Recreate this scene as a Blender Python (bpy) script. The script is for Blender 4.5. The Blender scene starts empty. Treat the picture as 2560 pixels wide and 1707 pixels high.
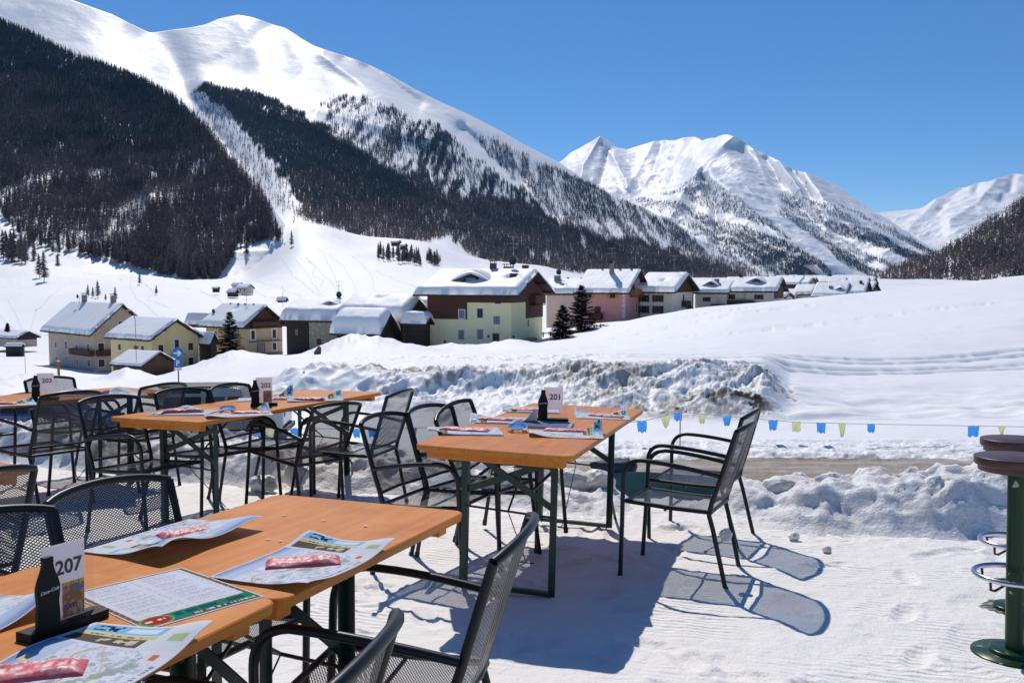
import bpy, math, random
import numpy as np
from mathutils import Matrix, Vector
R = math.radians
# ------------------------------------------------------------------ camera, sky, sun, exposure
scn = bpy.context.scene
W_PX, H_PX, F_PX = 2560.0, 1707.0, 2200.0
CXP, CYP, HOR, CAMH = 1280.0, 853.5, 705.0, 1.42
PITCH = math.atan((CYP - HOR) / F_PX)
cam_d = bpy.data.cameras.new("camera"); cam = bpy.data.objects.new("camera", cam_d)
scn.collection.objects.link(cam); scn.camera = cam
cam_d.sensor_width = 36.0; cam_d.lens = 36.0 * F_PX / W_PX
cam_d.clip_start = 0.05; cam_d.clip_end = 60000
cam.location = (0, 0, CAMH); cam.rotation_euler = (math.pi / 2 - PITCH, 0, 0)
SUN_EL, SUN_AZ = R(48.5), R(-14.0)       # azimuth from +Y, negative = to the left
world = bpy.data.worlds.new("World"); scn.world = world; world.use_nodes = True
nt = world.node_tree; nt.nodes.clear()
sky = nt.nodes.new("ShaderNodeTexSky"); sky.sky_type = 'NISHITA'; sky.sun_disc = False
sky.sun_elevation = SUN_EL; sky.sun_rotation = SUN_AZ; sky.altitude = 3000
sky.air_density = 1.0; sky.dust_density = 0.0; sky.ozone_density = 4.5
bg = nt.nodes.new("ShaderNodeBackground"); bg.inputs[1].default_value = 0.105
wo = nt.nodes.new("ShaderNodeOutputWorld")
hs = nt.nodes.new("ShaderNodeHueSaturation"); hs.inputs["Saturation"].default_value = 1.2; hs.inputs["Value"].default_value = 1.1
nt.links.new(sky.outputs[0], hs.inputs["Color"]); nt.links.new(hs.outputs[0], bg.inputs[0]); nt.links.new(bg.outputs[0], wo.inputs[0])
sun_d = bpy.data.lights.new("sun", 'SUN'); sun_d.energy = 3.9; sun_d.angle = R(0.5)
sun_d.color = (1.0, 0.94, 0.86)
sun = bpy.data.objects.new("sun", sun_d); scn.collection.objects.link(sun)
tosun = Vector((math.sin(SUN_AZ) * math.cos(SUN_EL), math.cos(SUN_AZ) * math.cos(SUN_EL), math.sin(SUN_EL)))
sun.rotation_euler = tosun.to_track_quat('Z', 'Y').to_euler(); sun.location = (0, 0, 50)
scn.view_settings.view_transform = 'Standard'; scn.view_settings.look = 'None'
scn.view_settings.exposure = 0.0; scn.view_settings.gamma = 1.0
scn.cycles.transparent_max_bounces = 24; scn.cycles.max_bounces = 6
scn.cycles.diffuse_bounces = 3; scn.cycles.glossy_bounces = 2; scn.cycles.transmission_bounces = 4
scn.cycles.volume_bounces = 0

HAZE = 2.3e-5
rnd = random.Random(7)
npr = np.random.RandomState(11)
# ------------------------------------------------------------------ projection helpers
def ray(u, v, Y):
    """world point(s) at distance Y (along world y) seen at source pixel u,v"""
    a = (np.asarray(u, float) - CXP) / F_PX; b = (CYP - np.asarray(v, float)) / F_PX
    c, s = math.cos(PITCH), math.sin(PITCH)
    k = np.asarray(Y, float) / (c + b * s)
    return a * k, np.asarray(Y, float) + 0 * k, CAMH + (-s + b * c) * k
def pix(x, y, z):
    c, s = math.cos(PITCH), math.sin(PITCH); z = z - CAMH
    d = y * c - z * s; up = y * s + z * c
    return CXP + F_PX * x / d, CYP - F_PX * up / d
PLANE = math.atan((790 - CYP) / F_PX) - math.atan((HOR - CYP) / F_PX)   # the terrace slopes away from the camera
MT = Matrix.Translation((0, 0, CAMH)) @ Matrix.Rotation(-PLANE, 4, 'X') @ Matrix.Translation((0, 0, -CAMH))
def place(o, x, y, z=0, yaw=0, rx=0, ry=0):
    o.matrix_basis = MT @ Matrix.Translation((x, y, z)) @ Matrix.Rotation(yaw, 4, 'Z') @ Matrix.Rotation(rx, 4, 'X') @ Matrix.Rotation(ry, 4, 'Y')
# ------------------------------------------------------------------ noise
def _hash(ix, iy, seed):
    n = (ix.astype(np.int64) * 374761393 + iy.astype(np.int64) * 668265263 + seed * 1442695041) & 0xffffffff
    n = ((n ^ (n >> 13)) * 1274126177) & 0xffffffff
    return ((n ^ (n >> 16)) & 0xffff) / 65535.0
def vnoise(x, y, seed=0):
    x = np.asarray(x, float); y = np.asarray(y, float)
    ix = np.floor(x); iy = np.floor(y); fx = x - ix; fy = y - iy
    fx = fx * fx * fx * (fx * (fx * 6 - 15) + 10); fy = fy * fy * fy * (fy * (fy * 6 - 15) + 10)
    a = _hash(ix, iy, seed); b = _hash(ix + 1, iy, seed); c = _hash(ix, iy + 1, seed); d = _hash(ix + 1, iy + 1, seed)
    return (a + (b - a) * fx) * (1 - fy) + (c + (d - c) * fx) * fy
def fbm(x, y, seed=0, oct=4, gain=0.5, ridged=False):
    s = 0; a = 1; t = 0; x = np.asarray(x, float); y = np.asarray(y, float)
    for i in range(oct):
        n = vnoise(x, y, seed + i * 17)
        if ridged: n = 1 - np.abs(2 * n - 1)
        s = s + a * n; t += a; a *= gain
        x, y = x * 1.91 + y * 0.63 + 3.1, -x * 0.63 + y * 1.91 + 7.7
    return s / t - 0.5
def sstep(a, b, x):
    t = np.clip((np.asarray(x, float) - a) / (b - a), 0, 1); return t * t * (3 - 2 * t)
# ------------------------------------------------------------------ materials
MATS = {}
def mat(name, col, rough=0.6, metal=0.0, var=0.0, vscale=5.0, col2=None, bump=0.0, bscale=30.0, spec=0.5, bdist=0.01, stretch=None, coat=0.0, attr=None, emit=None, alpha=None):
    if name in MATS: return MATS[name]
    m = bpy.data.materials.new(name); m.use_nodes = True; n = m.node_tree; p = n.nodes["Principled BSDF"]
    p.inputs["Base Color"].default_value = (*col, 1); p.inputs["Roughness"].default_value = rough
    p.inputs["Metallic"].default_value = metal; p.inputs["Specular IOR Level"].default_value = spec
    p.inputs["Coat Weight"].default_value = coat
    tc = n.nodes.new("ShaderNodeTexCoord"); mp = n.nodes.new("ShaderNodeMapping")
    n.links.new(tc.outputs["Object"], mp.inputs[0])
    if stretch: mp.inputs["Scale"].default_value = stretch
    src = None
    if attr:
        at = n.nodes.new("ShaderNodeAttribute"); at.attribute_name = attr; src = at.outputs["Color"]
        n.links.new(src, p.inputs["Base Color"])
    if var > 0 or col2:
        t = n.nodes.new("ShaderNodeTexNoise"); t.inputs["Scale"].default_value = vscale; t.inputs["Detail"].default_value = 5
        n.links.new(mp.outputs[0], t.inputs[0])
        rp = n.nodes.new("ShaderNodeMapRange"); rp.inputs[1].default_value = .35; rp.inputs[2].default_value = .65
        n.links.new(t.outputs[0], rp.inputs[0])
        mx = n.nodes.new("ShaderNodeMix"); mx.data_type = 'RGBA'
        n.links.new(rp.outputs[0], mx.inputs[0])
        if attr:
            mx.blend_type = 'MULTIPLY'; n.links.new(src, mx.inputs[6]); mx.inputs[7].default_value = (1 - var, 1 - var, 1 - var, 1)
        else:
            c2 = col2 or tuple(max(0, c * (1 - var)) for c in col)
            mx.inputs[6].default_value = (*col, 1); mx.inputs[7].default_value = (*c2, 1)
        n.links.new(mx.outputs[2], p.inputs["Base Color"])
    if bump > 0:
        t = n.nodes.new("ShaderNodeTexNoise"); t.inputs["Scale"].default_value = bscale; t.inputs["Detail"].default_value = 6
        n.links.new(mp.outputs[0], t.inputs[0])
        b = n.nodes.new("ShaderNodeBump"); b.inputs["Strength"].default_value = bump; b.inputs["Distance"].default_value = bdist
        n.links.new(t.outputs[0], b.inputs["Height"]); n.links.new(b.outputs[0], p.inputs["Normal"])
    if alpha is not None: p.inputs["Alpha"].default_value = alpha
    MATS[name] = m; return m
def thin_cloth(name, col, f=.55, attr=None):
    m = bpy.data.materials.new(name); m.use_nodes = True; n = m.node_tree; n.nodes.clear(); o = n.nodes.new("ShaderNodeOutputMaterial"); d = n.nodes.new("ShaderNodeBsdfDiffuse"); t = n.nodes.new("ShaderNodeBsdfTranslucent"); x = n.nodes.new("ShaderNodeMixShader"); x.inputs[0].default_value = f
    for k in (d, t):
        k.inputs["Color"].default_value = (*col, 1)
        if attr: a = n.nodes.new("ShaderNodeAttribute"); a.attribute_name = attr; n.links.new(a.outputs["Color"], k.inputs["Color"])
    n.links.new(d.outputs[0], x.inputs[1]); n.links.new(t.outputs[0], x.inputs[2]); n.links.new(x.outputs[0], o.inputs[0]); MATS[name] = m; return m
def wood_planks(name, c1, c2, plank=0.2, horiz=True, rough=0.8, axis='Z'):
    if name in MATS: return MATS[name]
    m = bpy.data.materials.new(name); m.use_nodes = True; n = m.node_tree; p = n.nodes["Principled BSDF"]; p.inputs["Roughness"].default_value = rough
    tc = n.nodes.new("ShaderNodeTexCoord"); sp = n.nodes.new("ShaderNodeSeparateXYZ"); n.links.new(tc.outputs["Object"], sp.inputs[0])
    dv = n.nodes.new("ShaderNodeMath"); dv.operation = 'DIVIDE'; dv.inputs[1].default_value = plank
    n.links.new(sp.outputs[2 if horiz else 0], dv.inputs[0])
    if not horiz:
        ad = n.nodes.new("ShaderNodeMath"); ad.operation = 'ADD'; n.links.new(sp.outputs[0], ad.inputs[0]); n.links.new(sp.outputs[1], ad.inputs[1]); n.links.new(ad.outputs[0], dv.inputs[0])
    fl = n.nodes.new("ShaderNodeMath"); fl.operation = 'FLOOR'; n.links.new(dv.outputs[0], fl.inputs[0])
    fr = n.nodes.new("ShaderNodeMath"); fr.operation = 'FRACT'; n.links.new(dv.outputs[0], fr.inputs[0])
    wn = n.nodes.new("ShaderNodeTexWhiteNoise"); wn.noise_dimensions = '1D'; n.links.new(fl.outputs[0], wn.inputs["W"])
    mp = n.nodes.new("ShaderNodeMapping"); mp.inputs["Scale"].default_value = (.5, .5, 8) if horiz else (8, 8, .5); n.links.new(tc.outputs["Object"], mp.inputs[0])
    ns = n.nodes.new("ShaderNodeTexNoise"); ns.inputs["Scale"].default_value = 1.5; ns.inputs["Detail"].default_value = 5; n.links.new(mp.outputs[0], ns.inputs[0])
    am = n.nodes.new("ShaderNodeMath"); am.operation = 'MULTIPLY_ADD'; am.inputs[1].default_value = .5; n.links.new(wn.outputs[0], am.inputs[0]); n.links.new(ns.outputs[0], am.inputs[2])
    mx = n.nodes.new("ShaderNodeMix"); mx.data_type = 'RGBA'; mx.inputs[6].default_value = (*c1, 1); mx.inputs[7].default_value = (*c2, 1)
    sb = n.nodes.new("ShaderNodeMath"); sb.operation = 'SUBTRACT'; sb.inputs[1].default_value = .25; n.links.new(am.outputs[0], sb.inputs[0]); n.links.new(sb.outputs[0], mx.inputs[0])
    gp = n.nodes.new("ShaderNodeMath"); gp.operation = 'LESS_THAN'; gp.inputs[1].default_value = .1; n.links.new(fr.outputs[0], gp.inputs[0])
    m2 = n.nodes.new("ShaderNodeMix"); m2.data_type = 'RGBA'; n.links.new(gp.outputs[0], m2.inputs[0]); n.links.new(mx.outputs[2], m2.inputs[6]); m2.inputs[7].default_value = (c1[0] * .3, c1[1] * .3, c1[2] * .3, 1)
    n.links.new(m2.outputs[2], p.inputs["Base Color"]); MATS[name] = m; return m
# ------------------------------------------------------------------ mesh builders
C = scn.collection
def tag(o, label=None, cat=None, group=None, kind=None):
    if label: o['label'] = label
    if cat: o['category'] = cat
    if group: o['group'] = group
    if kind: o['kind'] = kind
    return o
def thing(name, label, cat, group=None):
    o = bpy.data.objects.new(name, None); C.objects.link(o); o.empty_display_size = .2
    return tag(o, label, cat, group)
def mesh_np(name, V, Fc, mats=None, smooth=True, parent=None, cols=None, mi=None):
    """V (n,3), Fc (m,k) uniform arity arrays (or list of arrays)"""
    if not isinstance(Fc, (list, tuple)): Fc = [Fc]
    Fc = [np.asarray(f, np.int32) for f in Fc if len(f)]
    me = bpy.data.meshes.new(name)
    V = np.ascontiguousarray(V, dtype=np.float32)
    me.vertices.add(len(V)); me.vertices.foreach_set("co", V.ravel())
    loops = np.concatenate([f.ravel() for f in Fc]); tot = np.concatenate([np.full(len(f), f.shape[1], np.int32) for f in Fc])
    start = np.concatenate([[0], np.cumsum(tot)[:-1]]).astype(np.int32)
    me.loops.add(len(loops)); me.loops.foreach_set("vertex_index", loops.astype(np.int32))
    me.polygons.add(len(tot)); me.polygons.foreach_set("loop_start", start)
    me.polygons.foreach_set("use_smooth", np.full(len(tot), bool(smooth)))
    if mi is not None: me.polygons.foreach_set("material_index", np.asarray(mi, np.int32))
    me.update(calc_edges=True); me.validate()
    if cols is not None:
        at = me.color_attributes.new("Col", 'FLOAT_COLOR', 'POINT')
        c4 = np.ones((len(V), 4), np.float32); c4[:, :3] = cols; at.data.foreach_set("color", c4.ravel())
    for m in (mats if isinstance(mats, (list, tuple)) else [mats]): me.materials.append(m)
    o = bpy.data.objects.new(name, me); C.objects.link(o)
    if parent: o.parent = parent
    return o
def gridfaces(nr, nc):
    i = np.arange(nr - 1)[:, None] * nc + np.arange(nc - 1)[None, :]
    return np.stack([i, i + 1, i + nc + 1, i + nc], -1).reshape(-1, 4)
class MB:
    def __init__(s): s.v = []; s.f = []; s.sm = []; s.mi = []
    def add(s, vs, fs, smooth=False, mi=0):
        o = len(s.v); s.v += [tuple(map(float, p)) for p in vs]
        for f in fs: s.f.append([o + i for i in f]); s.sm.append(smooth); s.mi.append(mi)
        return s
    def box(s, x0, x1, y0, y1, z0, z1, mi=0):
        return s.add([(x0, y0, z0), (x1, y0, z0), (x1, y1, z0), (x0, y1, z0), (x0, y0, z1), (x1, y0, z1), (x1, y1, z1), (x0, y1, z1)],
                     [(0, 3, 2, 1), (4, 5, 6, 7), (0, 1, 5, 4), (1, 2, 6, 5), (2, 3, 7, 6), (3, 0, 4, 7)], False, mi)
    def tube(s, pts, r, n=8, closed=False, mi=0, caps=True, flat=1.0):
        pts = [Vector(p) for p in pts]; m = len(pts); rs = r if isinstance(r, (list, tuple)) else [r] * m
        vs = []; up = Vector((0, 0, 1)); prev = None
        for i, p in enumerate(pts):
            if closed: t = pts[(i + 1) % m] - pts[i - 1]
            else: t = pts[min(i + 1, m - 1)] - pts[max(i - 1, 0)]
            t.normalize()
            a = prev if prev is not None else (up if abs(t.z) < .95 else Vector((0, 1, 0)))
            b = t.cross(a); b.normalize(); a = b.cross(t); a.normalize(); prev = a
            for k in range(n):
                q = 2 * math.pi * (k + .5) / n; vs.append(p + (a * math.cos(q) * flat + b * math.sin(q)) * rs[i])
        fs = []
        for i in range(m if closed else m - 1):
            j = (i + 1) % m
            for k in range(n): l = (k + 1) % n; fs.append((i * n + k, j * n + k, j * n + l, i * n + l))
        s.add(vs, fs, n > 4, mi)
        if caps and not closed:
            s.add(vs[:n], [tuple(range(n))], False, mi); s.add(vs[-n:], [tuple(range(n))[::-1]], False, mi)
        return s
    def bar(s, p, q, w, h, mi=0):
        p = Vector(p); q = Vector(q); t = (q - p).normalized(); up = Vector((0, 0, 1)) if abs(t.z) < .95 else Vector((0, 1, 0))
        b = t.cross(up).normalized() * (w / 2); a = b.cross(t).normalized() * (h / 2)
        vs = [p - a - b, p + a - b, p + a + b, p - a + b, q - a - b, q + a - b, q + a + b, q - a + b]
        return s.add(vs, [(0, 1, 2, 3), (7, 6, 5, 4), (0, 4, 5, 1), (1, 5, 6, 2), (2, 6, 7, 3), (3, 7, 4, 0)], False, mi)
    def prism(s, poly, z0, z1, mi=0, fn=None):
        n = len(poly); vs = [(x, y, z0) for x, y in poly] + [(x, y, z1) for x, y in poly]
        if fn: vs = [fn(*p) for p in vs]
        return s.add(vs, [tuple(range(n))[::-1], tuple(range(n, 2 * n))] + [(i, (i + 1) % n, n + (i + 1) % n, n + i) for i in range(n)], False, mi)
    def lathe(s, prof, n=24, cx=0, cy=0, mi=0, smooth=True):
        vs = []; fs = []
        for r, z in prof:
            for k in range(n): q = 2 * math.pi * k / n; vs.append((cx + r * math.cos(q), cy + r * math.sin(q), z))
        for i in range(len(prof) - 1):
            for k in range(n): l = (k + 1) % n; fs.append((i * n + k, i * n + l, (i + 1) * n + l, (i + 1) * n + k))
        s.add(vs, fs, smooth, mi)
        return s
    def build(s, name, mats, parent=None, bevel=0):
        me = bpy.data.meshes.new(name); me.from_pydata(s.v, [], s.f)
        me.polygons.foreach_set("use_smooth", s.sm); me.polygons.foreach_set("material_index", s.mi); me.update()
        for m in (mats if isinstance(mats, (list, tuple)) else [mats]): me.materials.append(m)
        o = bpy.data.objects.new(name, me); C.objects.link(o)
        if parent: o.parent = parent
        if bevel:
            b = o.modifiers.new("bevel", 'BEVEL'); b.width = bevel; b.segments = 2; b.limit_method = 'ANGLE'
        return o
def copy_tree(o, parent=None):
    c = o.copy(); C.objects.link(c)
    if parent: c.parent = parent
    for ch in o.children: copy_tree(ch, c)
    return c
def text_mesh(s, size, m, parent, name='lettering', shear=0, ext=0.0003, align='CENTER', bold=0.0):
    cu = bpy.data.curves.new("t", 'FONT'); cu.body = s; cu.size = size; cu.align_x = align; cu.align_y = 'CENTER'; cu.extrude = ext; cu.shear = shear; cu.offset = bold
    cu.resolution_u = 4
    ob = bpy.data.objects.new("t", cu); C.objects.link(ob)
    dg = bpy.context.evaluated_depsgraph_get(); me = bpy.data.meshes.new_from_object(ob.evaluated_get(dg))
    bpy.data.objects.remove(ob); me.materials.clear(); me.materials.append(m)
    o = bpy.data.objects.new(name, me); C.objects.link(o)
    if parent: o.parent = parent
    return o
# ------------------------------------------------------------------ snow materials
SNOW = (0.90, 0.895, 0.89)
def snow_mat(name, scale, strength, dist, col=SNOW, attr=None, corduroy=False):
    m = bpy.data.materials.new(name); m.use_nodes = True; n = m.node_tree; p = n.nodes["Principled BSDF"]
    p.inputs["Base Color"].default_value = (*col, 1); p.inputs["Roughness"].default_value = .55; p.inputs["Specular IOR Level"].default_value = .25
    tc = n.nodes.new("ShaderNodeTexCoord")
    if attr:
        at = n.nodes.new("ShaderNodeAttribute"); at.attribute_name = attr; n.links.new(at.outputs["Color"], p.inputs["Base Color"])
    h = None
    for i, sc in enumerate(scale):
        t = n.nodes.new("ShaderNodeTexNoise"); t.inputs["Scale"].default_value = sc; t.inputs["Detail"].default_value = 5; t.inputs["Roughness"].default_value = .6
        n.links.new(tc.outputs["Object"], t.inputs[0])
        b = n.nodes.new("ShaderNodeBump"); b.inputs["Strength"].default_value = strength; b.inputs["Distance"].default_value = dist[i]
        n.links.new(t.outputs[0], b.inputs["Height"])
        if h: n.links.new(h.outputs[0], b.inputs["Normal"])
        h = b
    if corduroy:
        mp = n.nodes.new("ShaderNodeMapping"); mp.inputs["Rotation"].default_value = (0, 0, R(15.5)); n.links.new(tc.outputs["Object"], mp.inputs[0])
        ds = n.nodes.new("ShaderNodeTexNoise"); ds.inputs["Scale"].default_value = 5; ds.inputs["Detail"].default_value = 4; n.links.new(mp.outputs[0], ds.inputs[0])
        mv = n.nodes.new("ShaderNodeVectorMath"); mv.operation = 'MULTIPLY_ADD'; mv.inputs[1].default_value = (0, .03, 0); n.links.new(ds.outputs["Color"], mv.inputs[0]); n.links.new(mp.outputs[0], mv.inputs[2])
        w = n.nodes.new("ShaderNodeTexWave"); w.bands_direction = 'Y'; w.wave_profile = 'SIN'; w.inputs["Scale"].default_value = 1 / .036 * .05 * 2 * math.pi * .32 * 3.14; w.inputs["Distortion"].default_value = 2.6; w.inputs["Detail"].default_value = 2
        w.inputs["Scale"].default_value = 2 * math.pi / (20 * .042)
        n.links.new(mv.outputs[0], w.inputs[0])
        mk = n.nodes.new("ShaderNodeTexNoise"); mk.inputs["Scale"].default_value = 1.3; mk.inputs["Detail"].default_value = 5; n.links.new(tc.outputs["Object"], mk.inputs[0])
        mr = n.nodes.new("ShaderNodeMapRange"); mr.inputs[1].default_value = .46; mr.inputs[2].default_value = .62; n.links.new(mk.outputs[0], mr.inputs[0])
        mu = n.nodes.new("ShaderNodeMath"); mu.operation = 'MULTIPLY'; n.links.new(w.outputs["Fac"], mu.inputs[0]); n.links.new(mr.outputs[0], mu.inputs[1])
        b = n.nodes.new("ShaderNodeBump"); b.inputs["Strength"].default_value = .8; b.inputs["Distance"].default_value = .0075
        n.links.new(mu.outputs[0], b.inputs["Height"]); n.links.new(h.outputs[0], b.inputs["Normal"]); h = b
    n.links.new(h.outputs[0], p.inputs["Normal"]); MATS[name] = m; return m
M_TERR = snow_mat("groomed_snow", (90, 14), .6, (.008, .022), (.88, .845, .80), corduroy=True)
M_BERM = snow_mat("ploughed_snow", (60, 12), .55, (.008, .04), (.8, .79, .78), attr="Col")
M_FIELD = snow_mat("field_snow", (1.2, .18), .5, (.05, .25), attr="Col")
M_MOUNT = snow_mat("mountain_snow", (.02, .006), .35, (4, 14), (.86, .87, .9), attr="Col")
M_ROOFSNOW = snow_mat("roof_snow", (3, .6), .3, (.03, .12), (.91, .905, .90))
# ------------------------------------------------------------------ terrain beyond the terrace
KY = F_PX / 2600.0
US = np.array([-900, -300, 0, 300, 600, 760, 900, 1050, 1200, 1360, 1480, 1633, 1750, 1850, 1900, 1980, 2177, 2340, 2560, 3000, 3600], float)
def row(Y, **k):
    ks = sorted((float(a[1:].replace('m', '-')), b) for a, b in k.items())
    return Y, np.interp(US, [a for a, _ in ks], [b for _, b in ks])
def rowz(Y, z):
    return Y, np.array([pix(0, Y, z)[1]] * len(US))
ROWS = [rowz(6.9, -1.6), rowz(9, -2.6), rowz(12, -4.3), rowz(24, -4.45), rowz(30, -4.45), rowz(36, -4.4),
    row(41, um900=1010, u0=1008, u300=1006, u600=992, u760=950, u900=940, u1050=934, u1200=936, u1500=926, u1750=918, u1900=926, u1980=990, u2100=1022, u2560=1020),
    row(47, um900=978, u0=985, u300=986, u600=962, u760=925, u900=915, u1050=905, u1200=905, u1500=903, u1900=903, u1980=955, u2177=965, u2560=960),
    row(56, um900=955, u0=966, u300=972, u600=942, u760=905, u900=896, u1200=893, u1500=889, u1900=882, u2177=900, u2560=893),
    row(68, um900=945, u0=956, u300=962, u600=926, u760=895, u900=885, u1200=881, u1480=873, u1750=857, u1850=850, u2177=835, u2560=805, u3000=790),
    row(93, um900=935, u0=945, u300=955, u600=908, u760=888, u900=882, u1200=878, u1360=864, u1480=850, u1633=825, u1850=790, u2177=765, u2560=733, u3000=700),
    row(118, um900=930, u0=938, u300=950, u600=898, u900=880, u1200=873, u1360=852, u1480=833, u1633=792, u1750=772, u1850=762, u1980=749, u2177=731, u2340=713, u2560=688, u3000=650),
    row(144, um900=925, u0=930, u300=946, u600=892, u900=880, u1200=864, u1360=840, u1480=812, u1633=794, u1850=770, u2177=738, u2560=700, u3000=670),
    row(186, um900=905, u0=905, u300=915, u600=885, u900=870, u1200=845, u1480=803, u1633=797, u1850=780, u2177=757, u2560=730),
    row(254, um900=875, u0=875, u300=865, u600=840, u900=820, u1200=800, u1480=772, u1750=757, u1900=752, u2560=750),
    row(380, um900=815, u0=820, u300=800, u600=780, u900=760, u1200=742, u1480=735, u1800=730, u2560=728),
    row(600, um900=725, u0=735, u300=727, u600=726, u900=705, u1200=702, u1480=712, u1800=712, u2560=713),
    row(850, um900=640, u0=650, u200=665, u300=690, u460=712, u600=700, u760=640, u900=650, u1200=682, u1480=703, u1750=706, u2560=706),
    row(1100, um900=600, u0=600, u200=630, u460=690, u600=620, u700=560, u760=568, u900=598, u1050=622, u1200=672, u1480=699, u2560=702),
    row(1350, um900=600, u0=600, u460=680, u600=600, u700=535, u760=560, u900=590, u1050=610, u1120=592, u1200=650, u1480=695, u2560=700),
    row(2200, um900=640, u0=640, u600=640, u760=580, u900=600, u1050=612, u1200=655, u1360=670, u1480=690, u1850=698, u2560=700),
    row(5000, um900=680, u600=680, u900=660, u1200=690, u1480=697, u2560=697),
    row(9000, um900=697, u2560=697)]
uu = np.concatenate([np.linspace(-820, -60, 80, endpoint=False), np.linspace(-60, 2620, 1100, endpoint=False), np.linspace(2620, 3420, 80)]); NT = len(uu); NY = 700
ry = np.array([r[0] for r in ROWS]); ly = np.log(ry)
yy = np.concatenate([np.exp(np.linspace(math.log(6.9), math.log(24), 40, endpoint=False)), np.exp(np.linspace(math.log(24), math.log(70), 360, endpoint=False)),
                     np.exp(np.linspace(math.log(70), math.log(9000), NY - 400))])
# z (not v) is interpolated between the rows, smoothly
ZR = np.stack([ray(US, r[1], r[0])[2] for r in ROWS])       # rows x US
def smooth_interp(x, xp, fp):
    """monotone cubic (pchip-like) along the first axis"""
    h = np.diff(xp)[:, None]; dl = np.diff(fp, axis=0) / h
    m = np.zeros_like(fp); m[0] = dl[0]; m[-1] = dl[-1]
    same = dl[:-1] * dl[1:] > 0
    hm = np.where(same, 2 * dl[:-1] * dl[1:] / np.where(np.abs(dl[:-1] + dl[1:]) < 1e-12, 1, dl[:-1] + dl[1:]), 0)
    m[1:-1] = hm
    k = np.clip(np.searchsorted(xp, x) - 1, 0, len(xp) - 2); t = ((x - xp[k]) / (xp[k + 1] - xp[k]))[:, None]; H = (xp[k + 1] - xp[k])[:, None]
    return (2*t**3 - 3*t**2 + 1) * fp[k] + (t**3 - 2*t**2 + t) * H * m[k] + (-2*t**3 + 3*t**2) * fp[k + 1] + (t**3 - t**2) * H * m[k + 1]
Zc = smooth_interp(np.log(yy), ly, ZR)                       # NY x len(US)
ZT = smooth_interp(uu, US, Zc.T.copy()).T                    # NY x NT
UU, YY = np.meshgrid(uu, yy)
# x from u at the right depth
_, VV = pix(0 * ZT, YY, ZT)
XX = ray(UU, VV, YY)[0]
def blob(u0, v0, ru, rv, P=2.0):
    return np.exp(-(((UU - u0) / ru) ** 2 + ((VV - v0) / rv) ** 2) ** (P / 2))
near = sstep(8000, 300, YY)
D = fbm(XX / 14, YY / 14, 3, 4) * 1.2 * sstep(34, 60, YY) * sstep(400, 150, YY) * .55
D += fbm(XX / 60, YY / 60, 5, 4) * 5 * sstep(300, 700, YY) * sstep(6000, 2500, YY)
D += fbm(XX / 3.2, YY / 3.2, 9, 3) * .16 * sstep(24, 34, YY) * sstep(130, 70, YY)
# the bank of ploughed snow beyond the road
crest = .5 * np.exp(-((YY - 41.6 - .8 * np.sin(XX / 3.1)) / 1.0) ** 2) * (.6 + .9 * vnoise(XX / 1.7, YY * 0, 39)) - .5 * np.exp(-((YY - 39.4) / 1.1) ** 2)
def domes(x, y, seed):
    """rounded rubble: one hump per jittered cell"""
    ix = np.floor(x); iy = np.floor(y); best = np.zeros(x.shape)
    for a in (-1, 0, 1):
        for b in (-1, 0, 1):
            cx_ = ix + a; cy_ = iy + b; jx = cx_ + _hash(cx_, cy_, seed + 3); jy = cy_ + _hash(cx_, cy_, seed + 7); rr_ = .35 + .4 * _hash(cx_, cy_, seed + 11)
            best = np.maximum(best, np.sqrt(np.clip(1 - ((x - jx) ** 2 + (y - jy) ** 2) / rr_ ** 2, 0, 1)) * rr_)
    return best
bankm = sstep(36.2, 37.6, YY) * sstep(47.5, 44.0, YY)
un_ = UU + fbm(XX / 1.3, YY / .9, 19, 4, .6) * 150; bx = sstep(860, 980, un_) * sstep(1990, 1940, un_)
lump = fbm(XX / 1.5, YY / 1.5, 21, 5, .62, True)
lump2 = fbm(XX / .5, YY / .5, 27, 4, .6)
ridge_diag = fbm((XX * .7 - YY * 1.0) / 2.0, (YY + XX * .5) / 8, 33, 3, .5, True)
env = .35 + .65 * sstep(37.4, 40.2, YY)
rub = domes(XX / .14, YY / .12, 5) * .10 * sstep(.4, .7, vnoise(XX / .9, YY / .7, 34)) + domes(XX / .30, YY / .26, 1) * .17 * sstep(.3, .6, vnoise(XX / 1.4, YY / 1.1, 37)) + domes(XX / .75, YY / .6, 2) * .30 * sstep(.35, .7, vnoise(XX / 2.6, YY / 1.9, 36)) + lump2 * .22
big = ridge_diag * 1.15 * (.4 + vnoise(XX / 5, YY / 5, 38)) + lump * .3 + crest - .22
D += bankm * bx * env * (np.tanh(big / .45) * .40 * sstep(1960, 1860, UU) + rub - .2)
bl = sstep(1000, 850, UU) * sstep(300, 560, UU)
D += sstep(37, 40, YY) * sstep(48, 43, YY) * bl * (fbm(XX / 2.6, YY / 2.6, 41, 3, .45, True) * 1.5)
bl2 = sstep(620, 480, UU)
D += sstep(30, 40, YY) * sstep(75, 52, YY) * bl2 * (fbm(XX / 4, YY / 4, 47, 4, .45) * .9 - .15)
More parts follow.
